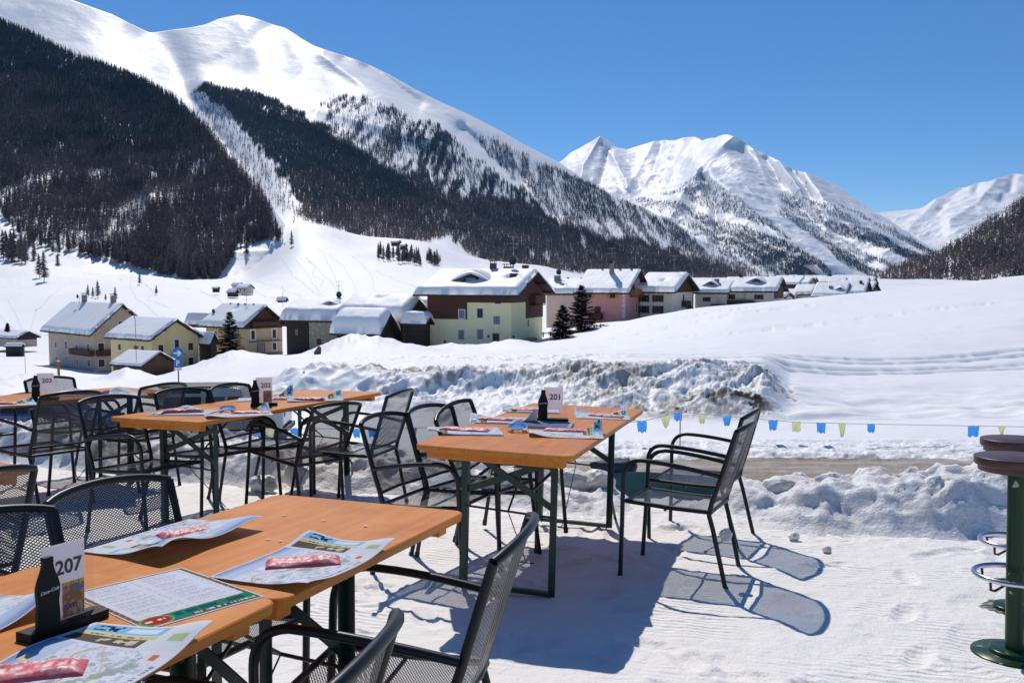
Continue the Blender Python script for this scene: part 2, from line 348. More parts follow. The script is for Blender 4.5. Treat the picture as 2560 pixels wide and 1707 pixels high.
# bumpy lane at the right of the bank, ruts along the road
D += sstep(36, 38, YY) * sstep(50, 42, YY) * sstep(1930, 2020, UU) * fbm(XX / 3.5, YY / 2.5, 49, 3) * .9
rut = fbm(XX / 9, YY / .45, 51, 3)
rutw = fbm(XX / .45, YY / .35, 57, 4, .6)
D += (sstep(28.5, 29.3, YY) * sstep(33.2, 31.6, YY)) * (rut * .22 + rutw * .22)
D += (sstep(36.3, 37, YY) * sstep(39.5, 38.2, YY)) * sstep(1900, 2000, UU) * (rut * .3)
D += sstep(24, 26, YY) * sstep(30.4, 29.6, YY) * (rutw * .07 + rut * .05)
# ski-doo track lane crossing the field (grooves) and two thin tracks higher up
def track(y0f, w, depth, jag=.0, u0=-900, u1=3600):
    yc = y0f(UU); g = np.exp(-((YY - yc) / w) ** 2)
    return -depth * g * sstep(u0, u0 + 60, UU) * sstep(u1, u1 - 60, UU) * (1 + jag * (vnoise(XX * 2.2, YY * .6, 61) - .5) * 2)
lane = lambda u: 53 + 1.5 * np.sin(u / 420.) + (u - 1200) * .0022
for k, off in enumerate((-2.6, -1.2, 1.4, 3.0)):
    D += track(lambda u, off=off: lane(u) + off, .42, .26, .5, 780, 3600)
D += sstep(48.8, 49.8, YY) * sstep(57.5, 56.4, YY) * sstep(820, 900, UU) * sstep(1650, 1500, UU) * (fbm(XX / .8, YY / .7, 63, 4, .6) * .38)
D += track(lambda u: 66 + (u - 1000) * .012, .5, .18, .8, 1150, 2600)
D += track(lambda u: 84 + (u - 1300) * .022, .6, .2, .8, 1300, 2250)
D += track(lambda u: 104 + 3 * np.sin(u / 90.), .9, .28, .9, 1380, 1930)
# mounds in front of the village
def mound(u0, y0, wu, wy, h):
    x0 = ray(u0, 880, y0)[0]; global D
    r2 = ((XX - x0) / wu) ** 2 + ((YY - y0) / wy) ** 2; D += h * np.exp(-r2 ** 1.4) * (1 + .5 * fbm(XX / 1.6, YY / 2.2, 13, 3))
for a in ((862, 104, 4.2, 5, 1.15), (925, 104, 5, 6, .95), (1000, 102, 5, 6, .55), (555, 104, 3.5, 5, .7), (615, 103, 3.0, 5, .6), (700, 100, 4, 5, .3), (520, 99, 5, 6, .5),
          (308, 88, 1.9, 3, 1.0), (334, 86, 1.5, 3, .7), (100, 58, 2.2, 5, .45), (175, 60, 2.0, 5, .3), (20, 52, 3.5, 5, .5), (235, 56, 2.5, 4, .1),
          (1210, 112, 5, 4, .8), (1100, 112, 3, 4, .5), (1280, 110, 2.6, 4, .6)): mound(*a)
D += .95 * sstep(470, 330, UU) * sstep(15, 20, YY) * sstep(33, 29.5, YY)
ZT = ZT + D
# colour: white snow, dirty bank, brown gritty road
col = np.ones(ZT.shape + (3,)) * np.array(SNOW)
dn = fbm(XX / .55, YY / .45, 71, 4, .65); dn2 = fbm(XX / 4, YY / 2.2, 77, 3)
dirt = bankm * bx * sstep(.03, .16, fbm(XX / .28, YY / .25, 71, 4, .75) + dn2 * .75 - .04 + .07 * sstep(1350, 1600, UU) + .06 * (YY > 40.5)) * .7
grass = sstep(36.0, 36.6, YY) * sstep(39.6, 38.4, YY) * sstep(1560, 1640, UU) * sstep(1960, 1900, UU) * sstep(.06, .1, fbm(XX / 1.6, YY / .8, 83, 5, .6))
dirt_l = sstep(37, 39, YY) * sstep(46, 43, YY) * sstep(700, 780, UU) * sstep(1000, 900, UU) * sstep(.16, .24, dn * .6 + dn2)
road = sstep(24.6, 25.4, YY + fbm(XX / 3, YY, 91, 3) * 1.6) * sstep(29.9, 28.9, YY + fbm(XX / 2.5, YY / .8, 93, 4) * 3.0) * (.8 + .2 * sstep(-.2, .12, fbm(XX / 5, YY / .35, 95, 4)))
road2 = sstep(28.5, 29.5, YY) * sstep(32, 30.5, YY) * sstep(.05, .25, fbm(XX / 1.2, YY / .35, 97, 4)) * .5
def mixc(c, m, t): return c * (1 - m[..., None]) + np.array(t) * m[..., None]
col = mixc(col, np.clip(dirt, 0, 1), (.22, .17, .12)); col = mixc(col, grass, (.05, .04, .025)); col = mixc(col, dirt_l * .8, (.3, .25, .18))
col = mixc(col, np.clip(road, 0, 1) * (.78 + .22 * np.clip(fbm(XX / .4, YY / .3, 99, 4) + .5, 0, 1)), (.23, .155, .08)); col = mixc(col, road2, (.3, .24, .16))
P3 = np.stack([XX, YY, ZT], -1).reshape(-1, 3)
o = mesh_np("snow_field", P3, gridfaces(len(yy), NT), M_FIELD, cols=col.reshape(-1, 3)); tag(o, "white snow field with road and ploughed bank falling to the valley floor", "ground", kind='structure')
_, VT = pix(XX, YY, ZT)
def hz(x, y):
    j = np.clip(np.searchsorted(yy, y) - 1, 0, len(yy) - 2); t = (y - yy[j]) / (yy[j + 1] - yy[j])
    r = [np.interp(x, XX[k], ZT[k]) for k in (j, j + 1)]
    return float(r[0] * (1 - t) + r[1] * t)
def terr_hit(u, v, y0=40):
    """where the sight line of pixel u,v meets the terrain"""
    i = int(np.clip(np.searchsorted(uu, u), 0, NT - 1))
    for j in range(np.searchsorted(yy, y0), len(yy)):
        if VT[j, i] <= v: return float(XX[j, i]), float(yy[j]), float(ZT[j, i])
    return float(XX[-1, i]), float(yy[-1]), float(ZT[-1, i])
# ------------------------------------------------------------------ mountains
MNT = {}
def D2S(pts): return [(x * 1.0884, y * 1.0884) for x, y in pts]
def mountain(name, label, crest, base, cy, by, strokes=(), A=(), nu=420, ns=220, seed=1, pw=1.0, u0=None, u1=None, colf=None, sw=260):
    cu, cv = zip(*crest); bu, bv = zip(*base)
    u0 = cu[0] if u0 is None else u0; u1 = cu[-1] if u1 is None else u1
    u = np.linspace(u0, u1, nu); s = np.linspace(0, 1, ns)[:, None]
    V1 = np.interp(u, cu, cv)
    k = np.hanning(7); k /= k.sum(); V1 = np.convolve(np.pad(V1, 3, mode='edge'), k, 'valid')
    def sm(a, w=50):
        m = max(3, int(w / (u[1] - u[0]))) | 1; kk = np.hanning(m + 2); kk /= kk.sum(); return np.convolve(np.pad(a, (m + 2) // 2, mode='edge'), kk, 'valid')[:nu]
    V0 = sm(np.interp(u, bu, bv), 70); V0 = np.maximum(V0, V1 + 1)
    Y1 = sm(np.interp(u, *zip(*cy)), 160); Y0 = sm(np.interp(u, *zip(*by)), 160); V0s = sm(V0, sw * 1.3); V1s = sm(V1, sw)
    U = u[None, :] + 0 * s; V = V0 + (V1 - V0) * s; se = np.clip((V0s - V) / np.maximum(V0s - V1s, 20), 0, 1.25); Y = Y0 + (Y1 - Y0) * se ** pw
    for (pts, wd, amp) in strokes:          # ridges (amp>0 towards the viewer) and gullies
        pts = np.array(pts, float) * 1.0884; dmin = np.full(U.shape, 1e9); fall = np.zeros(U.shape)
        L = np.concatenate([[0], np.cumsum(np.hypot(*np.diff(pts, axis=0).T))])
        for i in range(len(pts) - 1):
            a, b = pts[i], pts[i + 1]; d = b - a; q = np.clip(((U - a[0]) * d[0] + (V - a[1]) * d[1]) / (d @ d), 0, 1)
            dd = np.hypot(U - a[0] - q * d[0], V - a[1] - q * d[1]); m = dd < dmin; dmin = np.where(m, dd, dmin)
        Y = Y - amp * np.exp(-np.abs(dmin / wd) ** (1.3 if amp > 0 else 1.8)) * np.clip(s * 8, 0, 1)
    X, Yw, Z = ray(U, V, Y)
    edge = np.clip(s * 6, 0, 1) * (1 - .65 * s ** 6)
    for (wl, am, rg) in A:
        Z = Z + fbm(X / wl, Yw / wl, seed + int(wl), 4, .5, rg) * am * edge
    P = np.stack([X, Yw, Z], -1)
    # the far side of the crest
    back = P[-1].copy(); b2 = P[-1].copy(); back[:, 1] += 120; back[:, 2] -= 30; b2[:, 1] += 1500; b2[:, 2] -= 700
    skirt = P[0].copy(); skirt[:, 2] -= 90; skirt[:, 1] -= 10
    P = np.concatenate([skirt[None], P, back[None], b2[None]], 0)
    cols = np.ones(P.shape) * np.array((.93, .925, .93))
    if colf is not None: cols[1:-2] = colf(U, V, cols[1:-2], P[1:-2])
    o = mesh_np(name, P.reshape(-1, 3), gridfaces(P.shape[0], P.shape[1]), M_MOUNT, cols=cols.reshape(-1, 3)); tag(o, label, "mountain", kind='structure')
    P = P[1:-2]; _, Vr = pix(P[..., 0], P[..., 1], P[..., 2])
    MNT[name] = (U, Vr, P); return o
def rocks(thr, colr=(.13, .12, .12), scale=90):
    def f(U, V, c, P):
        n = fbm(P[..., 0] / scale, (P[..., 1] + P[..., 2] * 2) / scale, 5, 5, .65)
        gz = np.gradient(P[..., 2], axis=0) / (np.abs(np.gradient(P[..., 1], axis=0)) + 1)
        m = sstep(thr, thr + .08, n) * sstep(.9, 1.5, gz + n)
        return c * (1 - m[..., None]) + np.array(colr) * m[..., None]
    return f
# big left mountain
crest_big = D2S([(-260, -190), (-120, -110), (0, -45), (100, -18), (170, 2), (255, 32), (300, 55), (345, 76), (400, 69), (435, 66), (470, 60), (500, 48), (545, 38), (580, 43), (620, 56), (655, 66), (690, 88), (720, 106), (760, 120), (800, 132), (850, 150), (900, 176), (950, 205), (1010, 235), (1080, 268), (1140, 300), (1200, 333), (1240, 352), (1290, 378), (1340, 410), (1380, 434), (1420, 452), (1450, 466), (1480, 478), (1520, 500), (1570, 530), (1620, 560), (1680, 595), (1740, 625), (1800, 641), (1860, 645)])
base_big = [(-300, 700), (560, 700), (640, 650), (697, 590), (760, 600), (870, 615), (950, 622), (1034, 632), (1121, 622), (1154, 650), (1252, 680), (1415, 694), (1633, 698), (1850, 704), (2030, 705)]
mountain("mountain_left", "big white rounded mountain rising at the left above the forests", crest_big, base_big,
    cy=[(-300, 3600), (370, 3500), (593, 3900), (925, 3800), (1400, 3700), (1600, 3400), (2030, 3000)], by=[(-300, 1300), (640, 1180), (870, 1380), (1121, 1500), (1415, 1900), (1700, 2400), (2030, 2900)],
    strokes=[([(345, 76), (420, 180), (470, 330), (560, 400), (640, 500)], 60, -110), ([(545, 38), (600, 140), (760, 225), (830, 330)], 60, 45), ([(640, 60), (700, 150), (800, 190)], 26, -34),
             ([(740, 125), (830, 190), (900, 230), (1000, 300)], 22, 75), ([(790, 135), (880, 190), (960, 245)], 16, -48), ([(850, 150), (930, 215), (1060, 300), (1200, 400)], 18, -60),
             ([(620, 60), (560, 120), (480, 160)], 30, -40), ([(1060, 300), (1110, 345), (1200, 430), (1290, 515)], 16, -70), ([(470, 190), (700, 290), (960, 420)], 30, 120), ([(730, 250), (1000, 310), (1290, 500), (1500, 600)], 30, 130), ([(640, 500), (560, 380), (500, 300)], 20, -40)],
    A=((800, 70, False), (300, 20, False), (100, 5, False)), nu=640, ns=320, seed=3, pw=.9, colf=rocks(.26))
# forested spur in front of it at the left
crest_spur = D2S([(-260, -110), (-100, 10), (0, 52), (60, 77), (110, 100), (150, 121), (210, 146), (300, 176), (360, 202), (420, 241), (470, 291), (530, 371), (590, 441), (625, 500), (640, 540), (655, 570)])
base_spur = [(-300, 660), (0, 675), (200, 692), (330, 716), (460, 736), (545, 732), (600, 718), (660, 684), (720, 660)]
mountain("forest_spur", "steep spur carrying the dark forest at the far left", crest_spur, base_spur,
    cy=[(-300, 2100), (0, 2000), (330, 1850), (512, 1550), (680, 1080), (720, 980)], by=[(-300, 830), (0, 830), (460, 830), (560, 860), (640, 920), (720, 960)],
    A=((300, 40, True), (60, 6, False)), nu=320, ns=200, seed=8, strokes=[([(200, 200), (330, 420), (420, 640)], 40, 50)])
# central mountain group
crest_c = D2S([(1180, 470), (1240, 410), (1290, 372), (1310, 352), (1335, 338), (1360, 325), (1378, 316), (1395, 326), (1415, 340), (1440, 346), (1470, 338), (1500, 328), (1530, 326), (1550, 324), (1575, 320), (1595, 318), (1612, 327), (1630, 322), (1655, 315), (1675, 313), (1690, 317), (1710, 331), (1730, 345), (1760, 358), (1790, 375), (1820, 394), (1850, 401), (1880, 412), (1920, 430), (1955, 452), (1990, 474), (2020, 496), (2050, 514), (2080, 535), (2110, 556), (2150, 582), (2190, 612), (2220, 640)])
base_c = [(1280, 690), (1500, 706), (1900, 706), (2100, 706), (2260, 700), (2420, 704)]
mountain("mountain_centre", "jagged snowy mountain group closing the valley in the middle", crest_c, base_c,
    cy=[(1280, 8200), (1500, 8600), (1700, 8000), (1830, 6600), (2000, 6000), (2150, 5600), (2420, 4800)], by=[(1280, 4600), (1900, 3900), (2420, 4300)],
    strokes=[([(1685, 317), (1610, 380), (1600, 400), (1560, 470), (1500, 560)], 30, 330), ([(1605, 395), (1700, 470), (1780, 540), (1900, 640)], 28, 250), ([(1700, 330), (1780, 430), (1880, 520), (1990, 620)], 26, -190),
             ([(1850, 401), (1920, 500), (2000, 560), (2100, 620)], 26, 190), ([(1378, 317), (1340, 380), (1330, 430)], 15, 210), ([(1378, 317), (1420, 380), (1440, 430)], 16, 180), ([(1400, 350), (1380, 420)], 11, -140),
             ([(1500, 330), (1470, 390), (1440, 440)], 10, 70), ([(1545, 325), (1530, 380), (1480, 430)], 10, 70), ([(1595, 320), (1560, 370), (1540, 420)], 10, 70), ([(1520, 335), (1500, 400)], 9, -55), ([(1570, 330), (1550, 380)], 9, -55),
             ([(1730, 350), (1760, 420), (1800, 480)], 11, 70), ([(1790, 375), (1840, 450), (1900, 540), (1990, 610)], 11, 100), ([(1760, 370), (1790, 430)], 9, -55), ([(1820, 395), (1860, 460)], 9, -150), ([(1610, 400), (1640, 480), (1650, 560)], 12, -160), ([(1560, 470), (1620, 560), (1680, 620)], 14, 160)],
    A=((1100, 100, True), (330, 46, True), (110, 20, True)), nu=620, ns=320, seed=20, pw=1.0, colf=rocks(.17, (.22, .22, .24), 70), sw=200)
# far right mountain
crest_r = D2S([(1960, 500), (2030, 487), (2060, 482), (2085, 481), (2110, 481), (2130, 470), (2150, 456), (2180, 442), (2200, 434), (2225, 430), (2245, 424), (2270, 420), (2290, 412), (2310, 408), (2330, 402), (2345, 403), (2370, 408), (2420, 395), (2600, 380)])
mountain("mountain_right", "far white mountain ridge at the right edge", crest_r, [(2130, 705), (2900, 705)],
    cy=[(2130, 9600), (2900, 9600)], by=[(2130, 6200), (2900, 6200)],
    strokes=[([(2150, 457), (2120, 500), (2060, 560)], 14, 110), ([(2210, 434), (2170, 470), (2150, 500)], 12, -110), ([(2290, 412), (2250, 460), (2180, 520)], 18, 140), ([(2330, 402), (2320, 440), (2300, 460)], 10, -90), ([(2250, 424), (2240, 440)], 8, -80)],
    A=((900, 120, True), (260, 50, True)), nu=260, ns=200, seed=31, colf=rocks(.22, (.2, .2, .22), 120))
# dark forested slope at the right
crest_f = D2S([(1960, 668), (2000, 640), (2060, 617), (2110, 604), (2140, 594), (2170, 582), (2200, 562), (2240, 538), (2270, 515), (2300, 494), (2330, 478), (2352, 467), (2420, 425), (2600, 340)])
mountain("wooded_slope", "wooded slope coming down from the right edge behind the field", crest_f, [(2130, 730), (2300, 722), (2900, 700)],
    cy=[(2130, 1750), (2560, 1500), (2900, 1500)], by=[(2130, 1500), (2300, 1150), (2900, 900)], A=((200, 20, True), (50, 5, False)), nu=220, ns=120, seed=40)
# ------------------------------------------------------------------ trees
M_LARCH = mat("bare_larch", (.225, .168, .15), .95, var=.5, vscale=.02, spec=.1)
M_SPRUCE = mat("spruce_green", (.085, .115, .108), .95, var=.4, vscale=.03, spec=.1)
def tree_geo(seed, n, kind, h=1.0, r=.2, wid=.05):
    """unit-height conifer from many thin branch blades; returns V, F(tri)"""
    g = random.Random(seed); V = []; Fc = []
    def tri(a, b, c): k = len(V); V.extend((a, b, c)); Fc.append((k, k + 1, k + 2))
    tw = .014 if kind == 'larch' else .012
    for k in range(3):
        q, q2 = 2.1 * k, 2.1 * (k + 1); tri((tw * math.cos(q), tw * math.sin(q), 0), (tw * math.cos(q2), tw * math.sin(q2), 0), (0, 0, h))
    z0 = .16 if kind == 'larch' else .05
    for i in range(n):
        t = (i + g.random()) / n; z = z0 + (1 - z0) * t
        prof = (1 - t) ** .75 if kind == 'larch' else ((1 - t) ** .8 * (.75 + .25 * math.sin(t * 40)))
        if kind == 'larch': prof *= min(1, .55 + t * 2.2)
        L = r * prof * g.uniform(.65, 1.15) + .008; q = g.random() * 2 * math.pi
        dz = -.25 * L + g.uniform(-.1, .1) * L if kind == 'larch' else -.55 * L
        w = wid * g.uniform(.5, 1.3) * (1 if kind == 'larch' else (1.2 - .5 * t))
        cx, sx = math.cos(q), math.sin(q)
        tip = (L * cx, L * sx, z + dz); 
        if g.random() < .6:
            tri((-sx * w * .5, cx * w * .5, z + .01), (sx * w * .5, -cx * w * .5, z + .01), tip) if kind != 'larch' else tri((0, 0, z + w * .5), (0, 0, z - w * .5), tip)
            if kind != 'larch': tri((0, 0, z + w * .6), tip, (L * .4 * cx, L * .4 * sx, z + dz - w * .4))
        else:
            tri((0, 0, z + w * .7), (L * .5 * cx - sx * w * .6, L * .5 * sx + cx * w * .6, z + dz * .4), tip)
            tri((0, 0, z - w * .3), (L * .5 * cx + sx * w * .6, L * .5 * sx - cx * w * .6, z + dz * .6), tip)
    return np.array(V, float), np.array(Fc, np.int32)
LV = [tree_geo(100 + i, 26, 'larch', r=.2, wid=.06) for i in range(5)]
SV = [tree_geo(200 + i, 26, 'spruce', r=.2, wid=.12) for i in range(5)]
LV0 = [tree_geo(300 + i, 11, 'larch', r=.21, wid=.11) for i in range(4)]
SV0 = [tree_geo(400 + i, 9, 'spruce', r=.23, wid=.2) for i in range(4)]
def scatter_mesh(name, label, sets, mats, group=None, cat='forest'):
    """sets: list of (variants, material index, positions (n,3), heights)"""
    Vs = []; Fs = []; mi = []; off = 0
    for var, m, P, Hh in sets:
        if not len(P): continue
        pick = npr.randint(0, len(var), len(P)); yaw = npr.rand(len(P)) * 6.283; fat = npr.uniform(.8, 1.25, len(P)); lean = npr.normal(0, .02, (len(P), 2))
        for k, (v, f) in enumerate(var):
            idx = np.where(pick == k)[0]
            if not len(idx): continue
            c, s = np.cos(yaw[idx])[:, None], np.sin(yaw[idx])[:, None]; hh = Hh[idx][:, None]; fa = fat[idx][:, None]
            x = (v[None, :, 0] * c - v[None, :, 1] * s) * hh * fa + v[None, :, 2] * hh * lean[idx][:, :1] + P[idx][:, 0:1]
            y = (v[None, :, 0] * s + v[None, :, 1] * c) * hh * fa + v[None, :, 2] * hh * lean[idx][:, 1:] + P[idx][:, 1:2]
            z = v[None, :, 2] * hh + P[idx][:, 2:3]
            Vs.append(np.stack([x, y, z], -1).reshape(-1, 3)); n = len(v)
            Fs.append((f[None] + (np.arange(len(idx)) * n)[:, None, None] + off).reshape(-1, 3)); off += n * len(idx); mi.append(np.full(len(Fs[-1]), m))
    o = mesh_np(name, np.concatenate(Vs), np.concatenate(Fs), mats, smooth=False, mi=np.concatenate(mi))
    return tag(o, label, cat, group, 'stuff')
def inpoly(x, y, poly):
    x = np.asarray(x); y = np.asarray(y); r = np.zeros(x.shape, bool); n = len(poly)
    for i in range(n):
        x1, y1 = poly[i]; x2, y2 = poly[(i + 1) % n]
        c = ((y1 > y) != (y2 > y)) & (x < (x2 - x1) * (y - y1) / ((y2 - y1) or 1e-9) + x1); r ^= c
    return r
def sample(mn, rate, dens, umin=-120, umax=2700):
    """random tree feet on a mountain; rate = trees per square metre of frontal area; dens(U,V,P)->0..1"""
    U, V, P = MNT[mn]
    du = np.abs(np.diff(U, axis=1))[:-1]; dv = np.abs(np.diff(V, axis=0))[:, :-1]
    area = du * dv * (P[:-1, :-1, 1] / F_PX) ** 2
    d = dens(U[:-1, :-1], V[:-1, :-1], P[:-1, :-1]) * ((U[:-1, :-1] > umin) & (U[:-1, :-1] < umax))
    ex = area * rate * d; k = npr.poisson(ex)
    j, i = np.nonzero(k); rep = k[j, i]; j = np.repeat(j, rep); i = np.repeat(i, rep)
    a, b = npr.rand(len(j), 1), npr.rand(len(j), 1)
    Q = P[j, i] * (1 - a) * (1 - b) + P[j, i + 1] * a * (1 - b) + P[j + 1, i] * (1 - a) * b + P[j + 1, i + 1] * a * b
    Q[:, 2] -= .3
    return Q
def split(Q, frac):      # larch / spruce by height on the slope
    n = fbm(Q[:, 0] / 160, Q[:, 2] / 60, 7, 3) * 1.2
    return (npr.rand(len(Q)) < np.clip(frac(Q) + n, 0, 1))
# spur forest
def dens_spur(U, V, P):
    x, y = U / 1.0884, V / 1.0884
    bx_ = [-300, 0, 60, 120, 180, 230, 300, 360, 430, 500, 528, 545, 600, 640]; by_ = [470, 500, 570, 580, 592, 605, 618, 640, 656, 648, 612, 575, 560, 560]
    low = sstep(0, 14, np.interp(x, bx_, by_) - y)
    holes = sstep(.24, .36, fbm(P[..., 0] / 11, P[..., 2] / 34, 12, 3, .7) * .8 + fbm(P[..., 0] / 60, P[..., 2] / 90, 14, 3) * .5 + .08 * (y > 330) + .1 * ((y > 400) & (x < 330)) + .08)
    return low * (1 - .75 * holes)
Qs = sample("forest_spur", 1 / 3.4, dens_spur)
Qs2 = sample("forest_spur", 1 / 260., lambda U, V, P: (V / 1.0884 > 480) * (U / 1.0884 < 190) * (V < 690) * 1.0)
Qs = np.concatenate([Qs, Qs2]); Qs = Qs[npr.permutation(len(Qs))]
us_, vs_ = pix(Qs[:, 0], Qs[:, 1], Qs[:, 2])
# the nearest trees of the lower edge stand as single trees
low_edge = np.interp(us_ / 1.0884, [-300, 0, 60, 120, 180, 230, 300, 360, 430, 500, 528, 545, 600, 640], [470, 500, 570, 580, 592, 605, 618, 640, 656, 648, 612, 575, 560, 560]) * 1.0884 - vs_
inview = (us_ > -10)
order = np.argsort(np.where(inview, low_edge + Qs[:, 1] * .02, 1e9)); solo_idx = order[:230]; rest = np.ones(len(Qs), bool); rest[solo_idx] = False
hs_ = npr.uniform(11, 19, len(Qs))
isl = split(Qs, lambda Q: 1.05 - (Q[:, 2] - 60) / 420)
R_ = rest
scatter_mesh("forest", "dense brown and dark green conifer forest on the spur at the left", [(LV, 0, Qs[R_ & isl], hs_[R_ & isl] * 1.05), (SV, 1, Qs[R_ & ~isl], hs_[R_ & ~isl] * .85)], [M_LARCH, M_SPRUCE])
LNEAR = []
for i in range(6):
    v, f = tree_geo(500 + i, 230, 'larch', r=.25, wid=.04)
    ob = mesh_np("larch_tree", v, f, M_LARCH, smooth=False); C.objects.unlink(ob); LNEAR.append(ob)
def solo_larch(x, y, z, h, label, group):
    o = LNEAR[rnd.randrange(6)].copy(); C.objects.link(o); o.location = (x, y, z - .3); o.scale = (h, h, h); o.rotation_euler = (0, 0, rnd.random() * 6.28)
    return tag(o, label, "tree", group)
for i in solo_idx:
    solo_larch(*Qs[i], hs_[i] * 1.1, "bare brown larch standing along the lower edge of the left forest", "larches along the lower forest edge")
# second forest band and its sparser top
def stripes(P, sc=40): return fbm(P[..., 0] / sc, (P[..., 2] + P[..., 1] * .12) / (sc * 7), 33, 4, .6)
L2 = D2S([(460, 215), (470, 196), (500, 200), (540, 208), (575, 214), (620, 226), (660, 250), (700, 272), (760, 312), (810, 340), (860, 372), (920, 400), (985, 405), (1010, 440), (1060, 455), (1100, 452), (1160, 462), (1220, 480), (1260, 502), (1300, 520), (1380, 545), (1480, 560), (1600, 600), (1700, 625), (1700, 655), (1500, 650), (1300, 628), (1200, 617), (1100, 600), (1062, 572), (1035, 543), (1020, 545), (1000, 556), (950, 562), (900, 556), (840, 545), (790, 535), (720, 512), (680, 500), (690, 502), (672, 455), (648, 400), (604, 345), (562, 305), (525, 272), (490, 238)])
STAND = D2S([(728, 285), (745, 240), (762, 220), (800, 224), (850, 228), (905, 250), (960, 282), (1010, 300), (1040, 325), (1090, 365), (1140, 400), (1200, 440), (1240, 470), (1270, 505), (1230, 500), (1100, 465), (1000, 450), (900, 410), (820, 360), (770, 330)])
UPR = D2S([(1085, 312), (1110, 306), (1160, 335), (1200, 358), (1250, 380), (1290, 394), (1340, 415), (1400, 448), (1450, 468), (1500, 492), (1560, 528), (1650, 580), (1740, 628), (1760, 650), (1500, 620), (1380, 560), (1295, 515), (1240, 462), (1180, 405), (1120, 345)])
def dens_big(U, V, P):
    U = U + fbm(P[..., 0] / 45, P[..., 2] / 45, 61, 4, .7) * 55; V = V + fbm(P[..., 0] / 40, P[..., 2] / 40, 63, 4, .7) * 34
    st = stripes(P)
    d = inpoly(U, V, L2) * (1 - .75 * sstep(.2, .32, fbm(P[..., 0] / 22, (P[..., 2] + P[..., 1] * .12) / 110, 33, 3, .7))) * 1.0
    fs_ = fbm(P[..., 0] / 18, (P[..., 2] + P[..., 1] * .12) / 150, 37, 3, .7)
    d = np.maximum(d, inpoly(U, V, STAND) * (.10 + .75 * sstep(.06, -.1, fs_)) * (.35 + .65 * sstep(940, 1120, U)))
    d = np.maximum(d, inpoly(U, V, D2S([(440, 210), (500, 245), (610, 350), (680, 455), (705, 520), (650, 500), (600, 440), (530, 360), (470, 280)])) * .07)
    d = np.maximum(d, inpoly(U, V, UPR) * (.5 + .5 * sstep(1240, 1500, U)) * (.12 + .88 * sstep(.16, -.06, fbm(P[..., 0] / 25, (P[..., 2] + P[..., 1] * .12) / 170, 39, 3, .7))))
    t = sstep(-6, 22, V - (430 + (U - 1230) * .62)) * (U > 1230)       # thicker below the skyline
    d = d * np.where(inpoly(U, V, UPR) & ~inpoly(U, V, L2), .4 + .6 * t, 1)
    return d
Qb = sample("mountain_left", 1 / 3.6, dens_big)
isl = split(Qb, lambda Q: .78 - (Q[:, 2] - 100) / 380)
hb = npr.uniform(11, 19, len(Qb))
print("trees", len(Qs), len(Qb))
scatter_mesh("forest", "dark conifer forest band on the flank of the left mountain", [(LV0, 0, Qb[isl], hb[isl]), (SV0, 1, Qb[~isl], hb[~isl] * .9)], [M_LARCH, M_SPRUCE])
# scattered trees above the treeline
Qu = np.concatenate([sample("mountain_left", 1 / 900., lambda U, V, P: (inpoly(U, V, D2S([(380, 165), (430, 165), (470, 200), (640, 228), (740, 240), (720, 270), (600, 225), (500, 230), (450, 240), (400, 195)])) * 1.0) + .3 * inpoly(U, V, D2S([(640, 220), (800, 225), (900, 240), (1100, 300), (1240, 360), (1100, 320), (900, 300), (740, 260)]))),
                     sample("forest_spur", 1 / 60., lambda U, V, P: sstep(-4, 8, V - np.interp(U, *zip(*crest_spur))) * sstep(26, 8, V - np.interp(U, *zip(*crest_spur))) * .8)])
scatter_mesh("scattered_trees", "scattered small conifers above the treeline of the left mountain", [(SV0, 0, Qu, npr.uniform(8, 15, len(Qu)))], [M_SPRUCE])
# central mountain forests
CT = D2S([(1598, 398), (1615, 398), (1650, 430), (1690, 450), (1730, 480), (1780, 520), (1840, 570), (1900, 610), (1960, 642), (1700, 645), (1600, 590), (1520, 520), (1470, 480), (1430, 462), (1500, 455), (1550, 430)])
CT2 = D2S([(1780, 450), (1850, 440), (1930, 470), (1990, 490), (2060, 535), (2150, 585), (2100, 605), (2020, 625), (1990, 635), (1930, 600), (1860, 540), (1800, 490)])
def dens_c(U, V, P):
    st = fbm(P[..., 0] / 90 + P[..., 2] / 120, (P[..., 2]) / 700, 35, 4, .6)
    low = sstep(520, 680, V)
    return np.maximum(inpoly(U + fbm(P[..., 0] / 200, P[..., 2] / 200, 65, 4, .7) * 60, V, CT) * (.35 + .9 * low) * sstep(.16, -.08, st) ** 1.3, inpoly(U + fbm(P[..., 0] / 200, P[..., 2] / 200, 65, 4, .7) * 60, V, CT2) * (.25 + .9 * low) * sstep(.1, -.1, st) ** 1.3)
Qc = sample("mountain_centre", 1 / 15., dens_c)
print("centre", len(Qc))
if len(Qc) > 85000: Qc = Qc[npr.permutation(len(Qc))[:85000]]
scatter_mesh("forest", "sparse blue green forest on the central mountain face", [(SV0, 0, Qc, npr.uniform(12, 20, len(Qc)))], [M_SPRUCE])
# wooded slope at the right
Qw = sample("wooded_slope", 1 / 5., lambda U, V, P: sstep(.3, .2, fbm(P[..., 0] / 30, P[..., 2] / 30, 5, 4)) * sstep(0, 4, V - np.interp(U, *zip(*crest_f))) , umin=2100)
print("slope", len(Qw))
isl = npr.rand(len(Qw)) < .93; hw = npr.uniform(11, 18, len(Qw)) * np.interp(pix(Qw[:, 0], Qw[:, 1], Qw[:, 2])[0], [2180, 2300], [.8, 1.15])
scatter_mesh("forest", "brown larch wood on the slope at the right edge", [(LV0, 0, Qw[isl], hw[isl] * 1.05), (SV0, 1, Qw[~isl], hw[~isl])], [M_LARCH, M_SPRUCE])
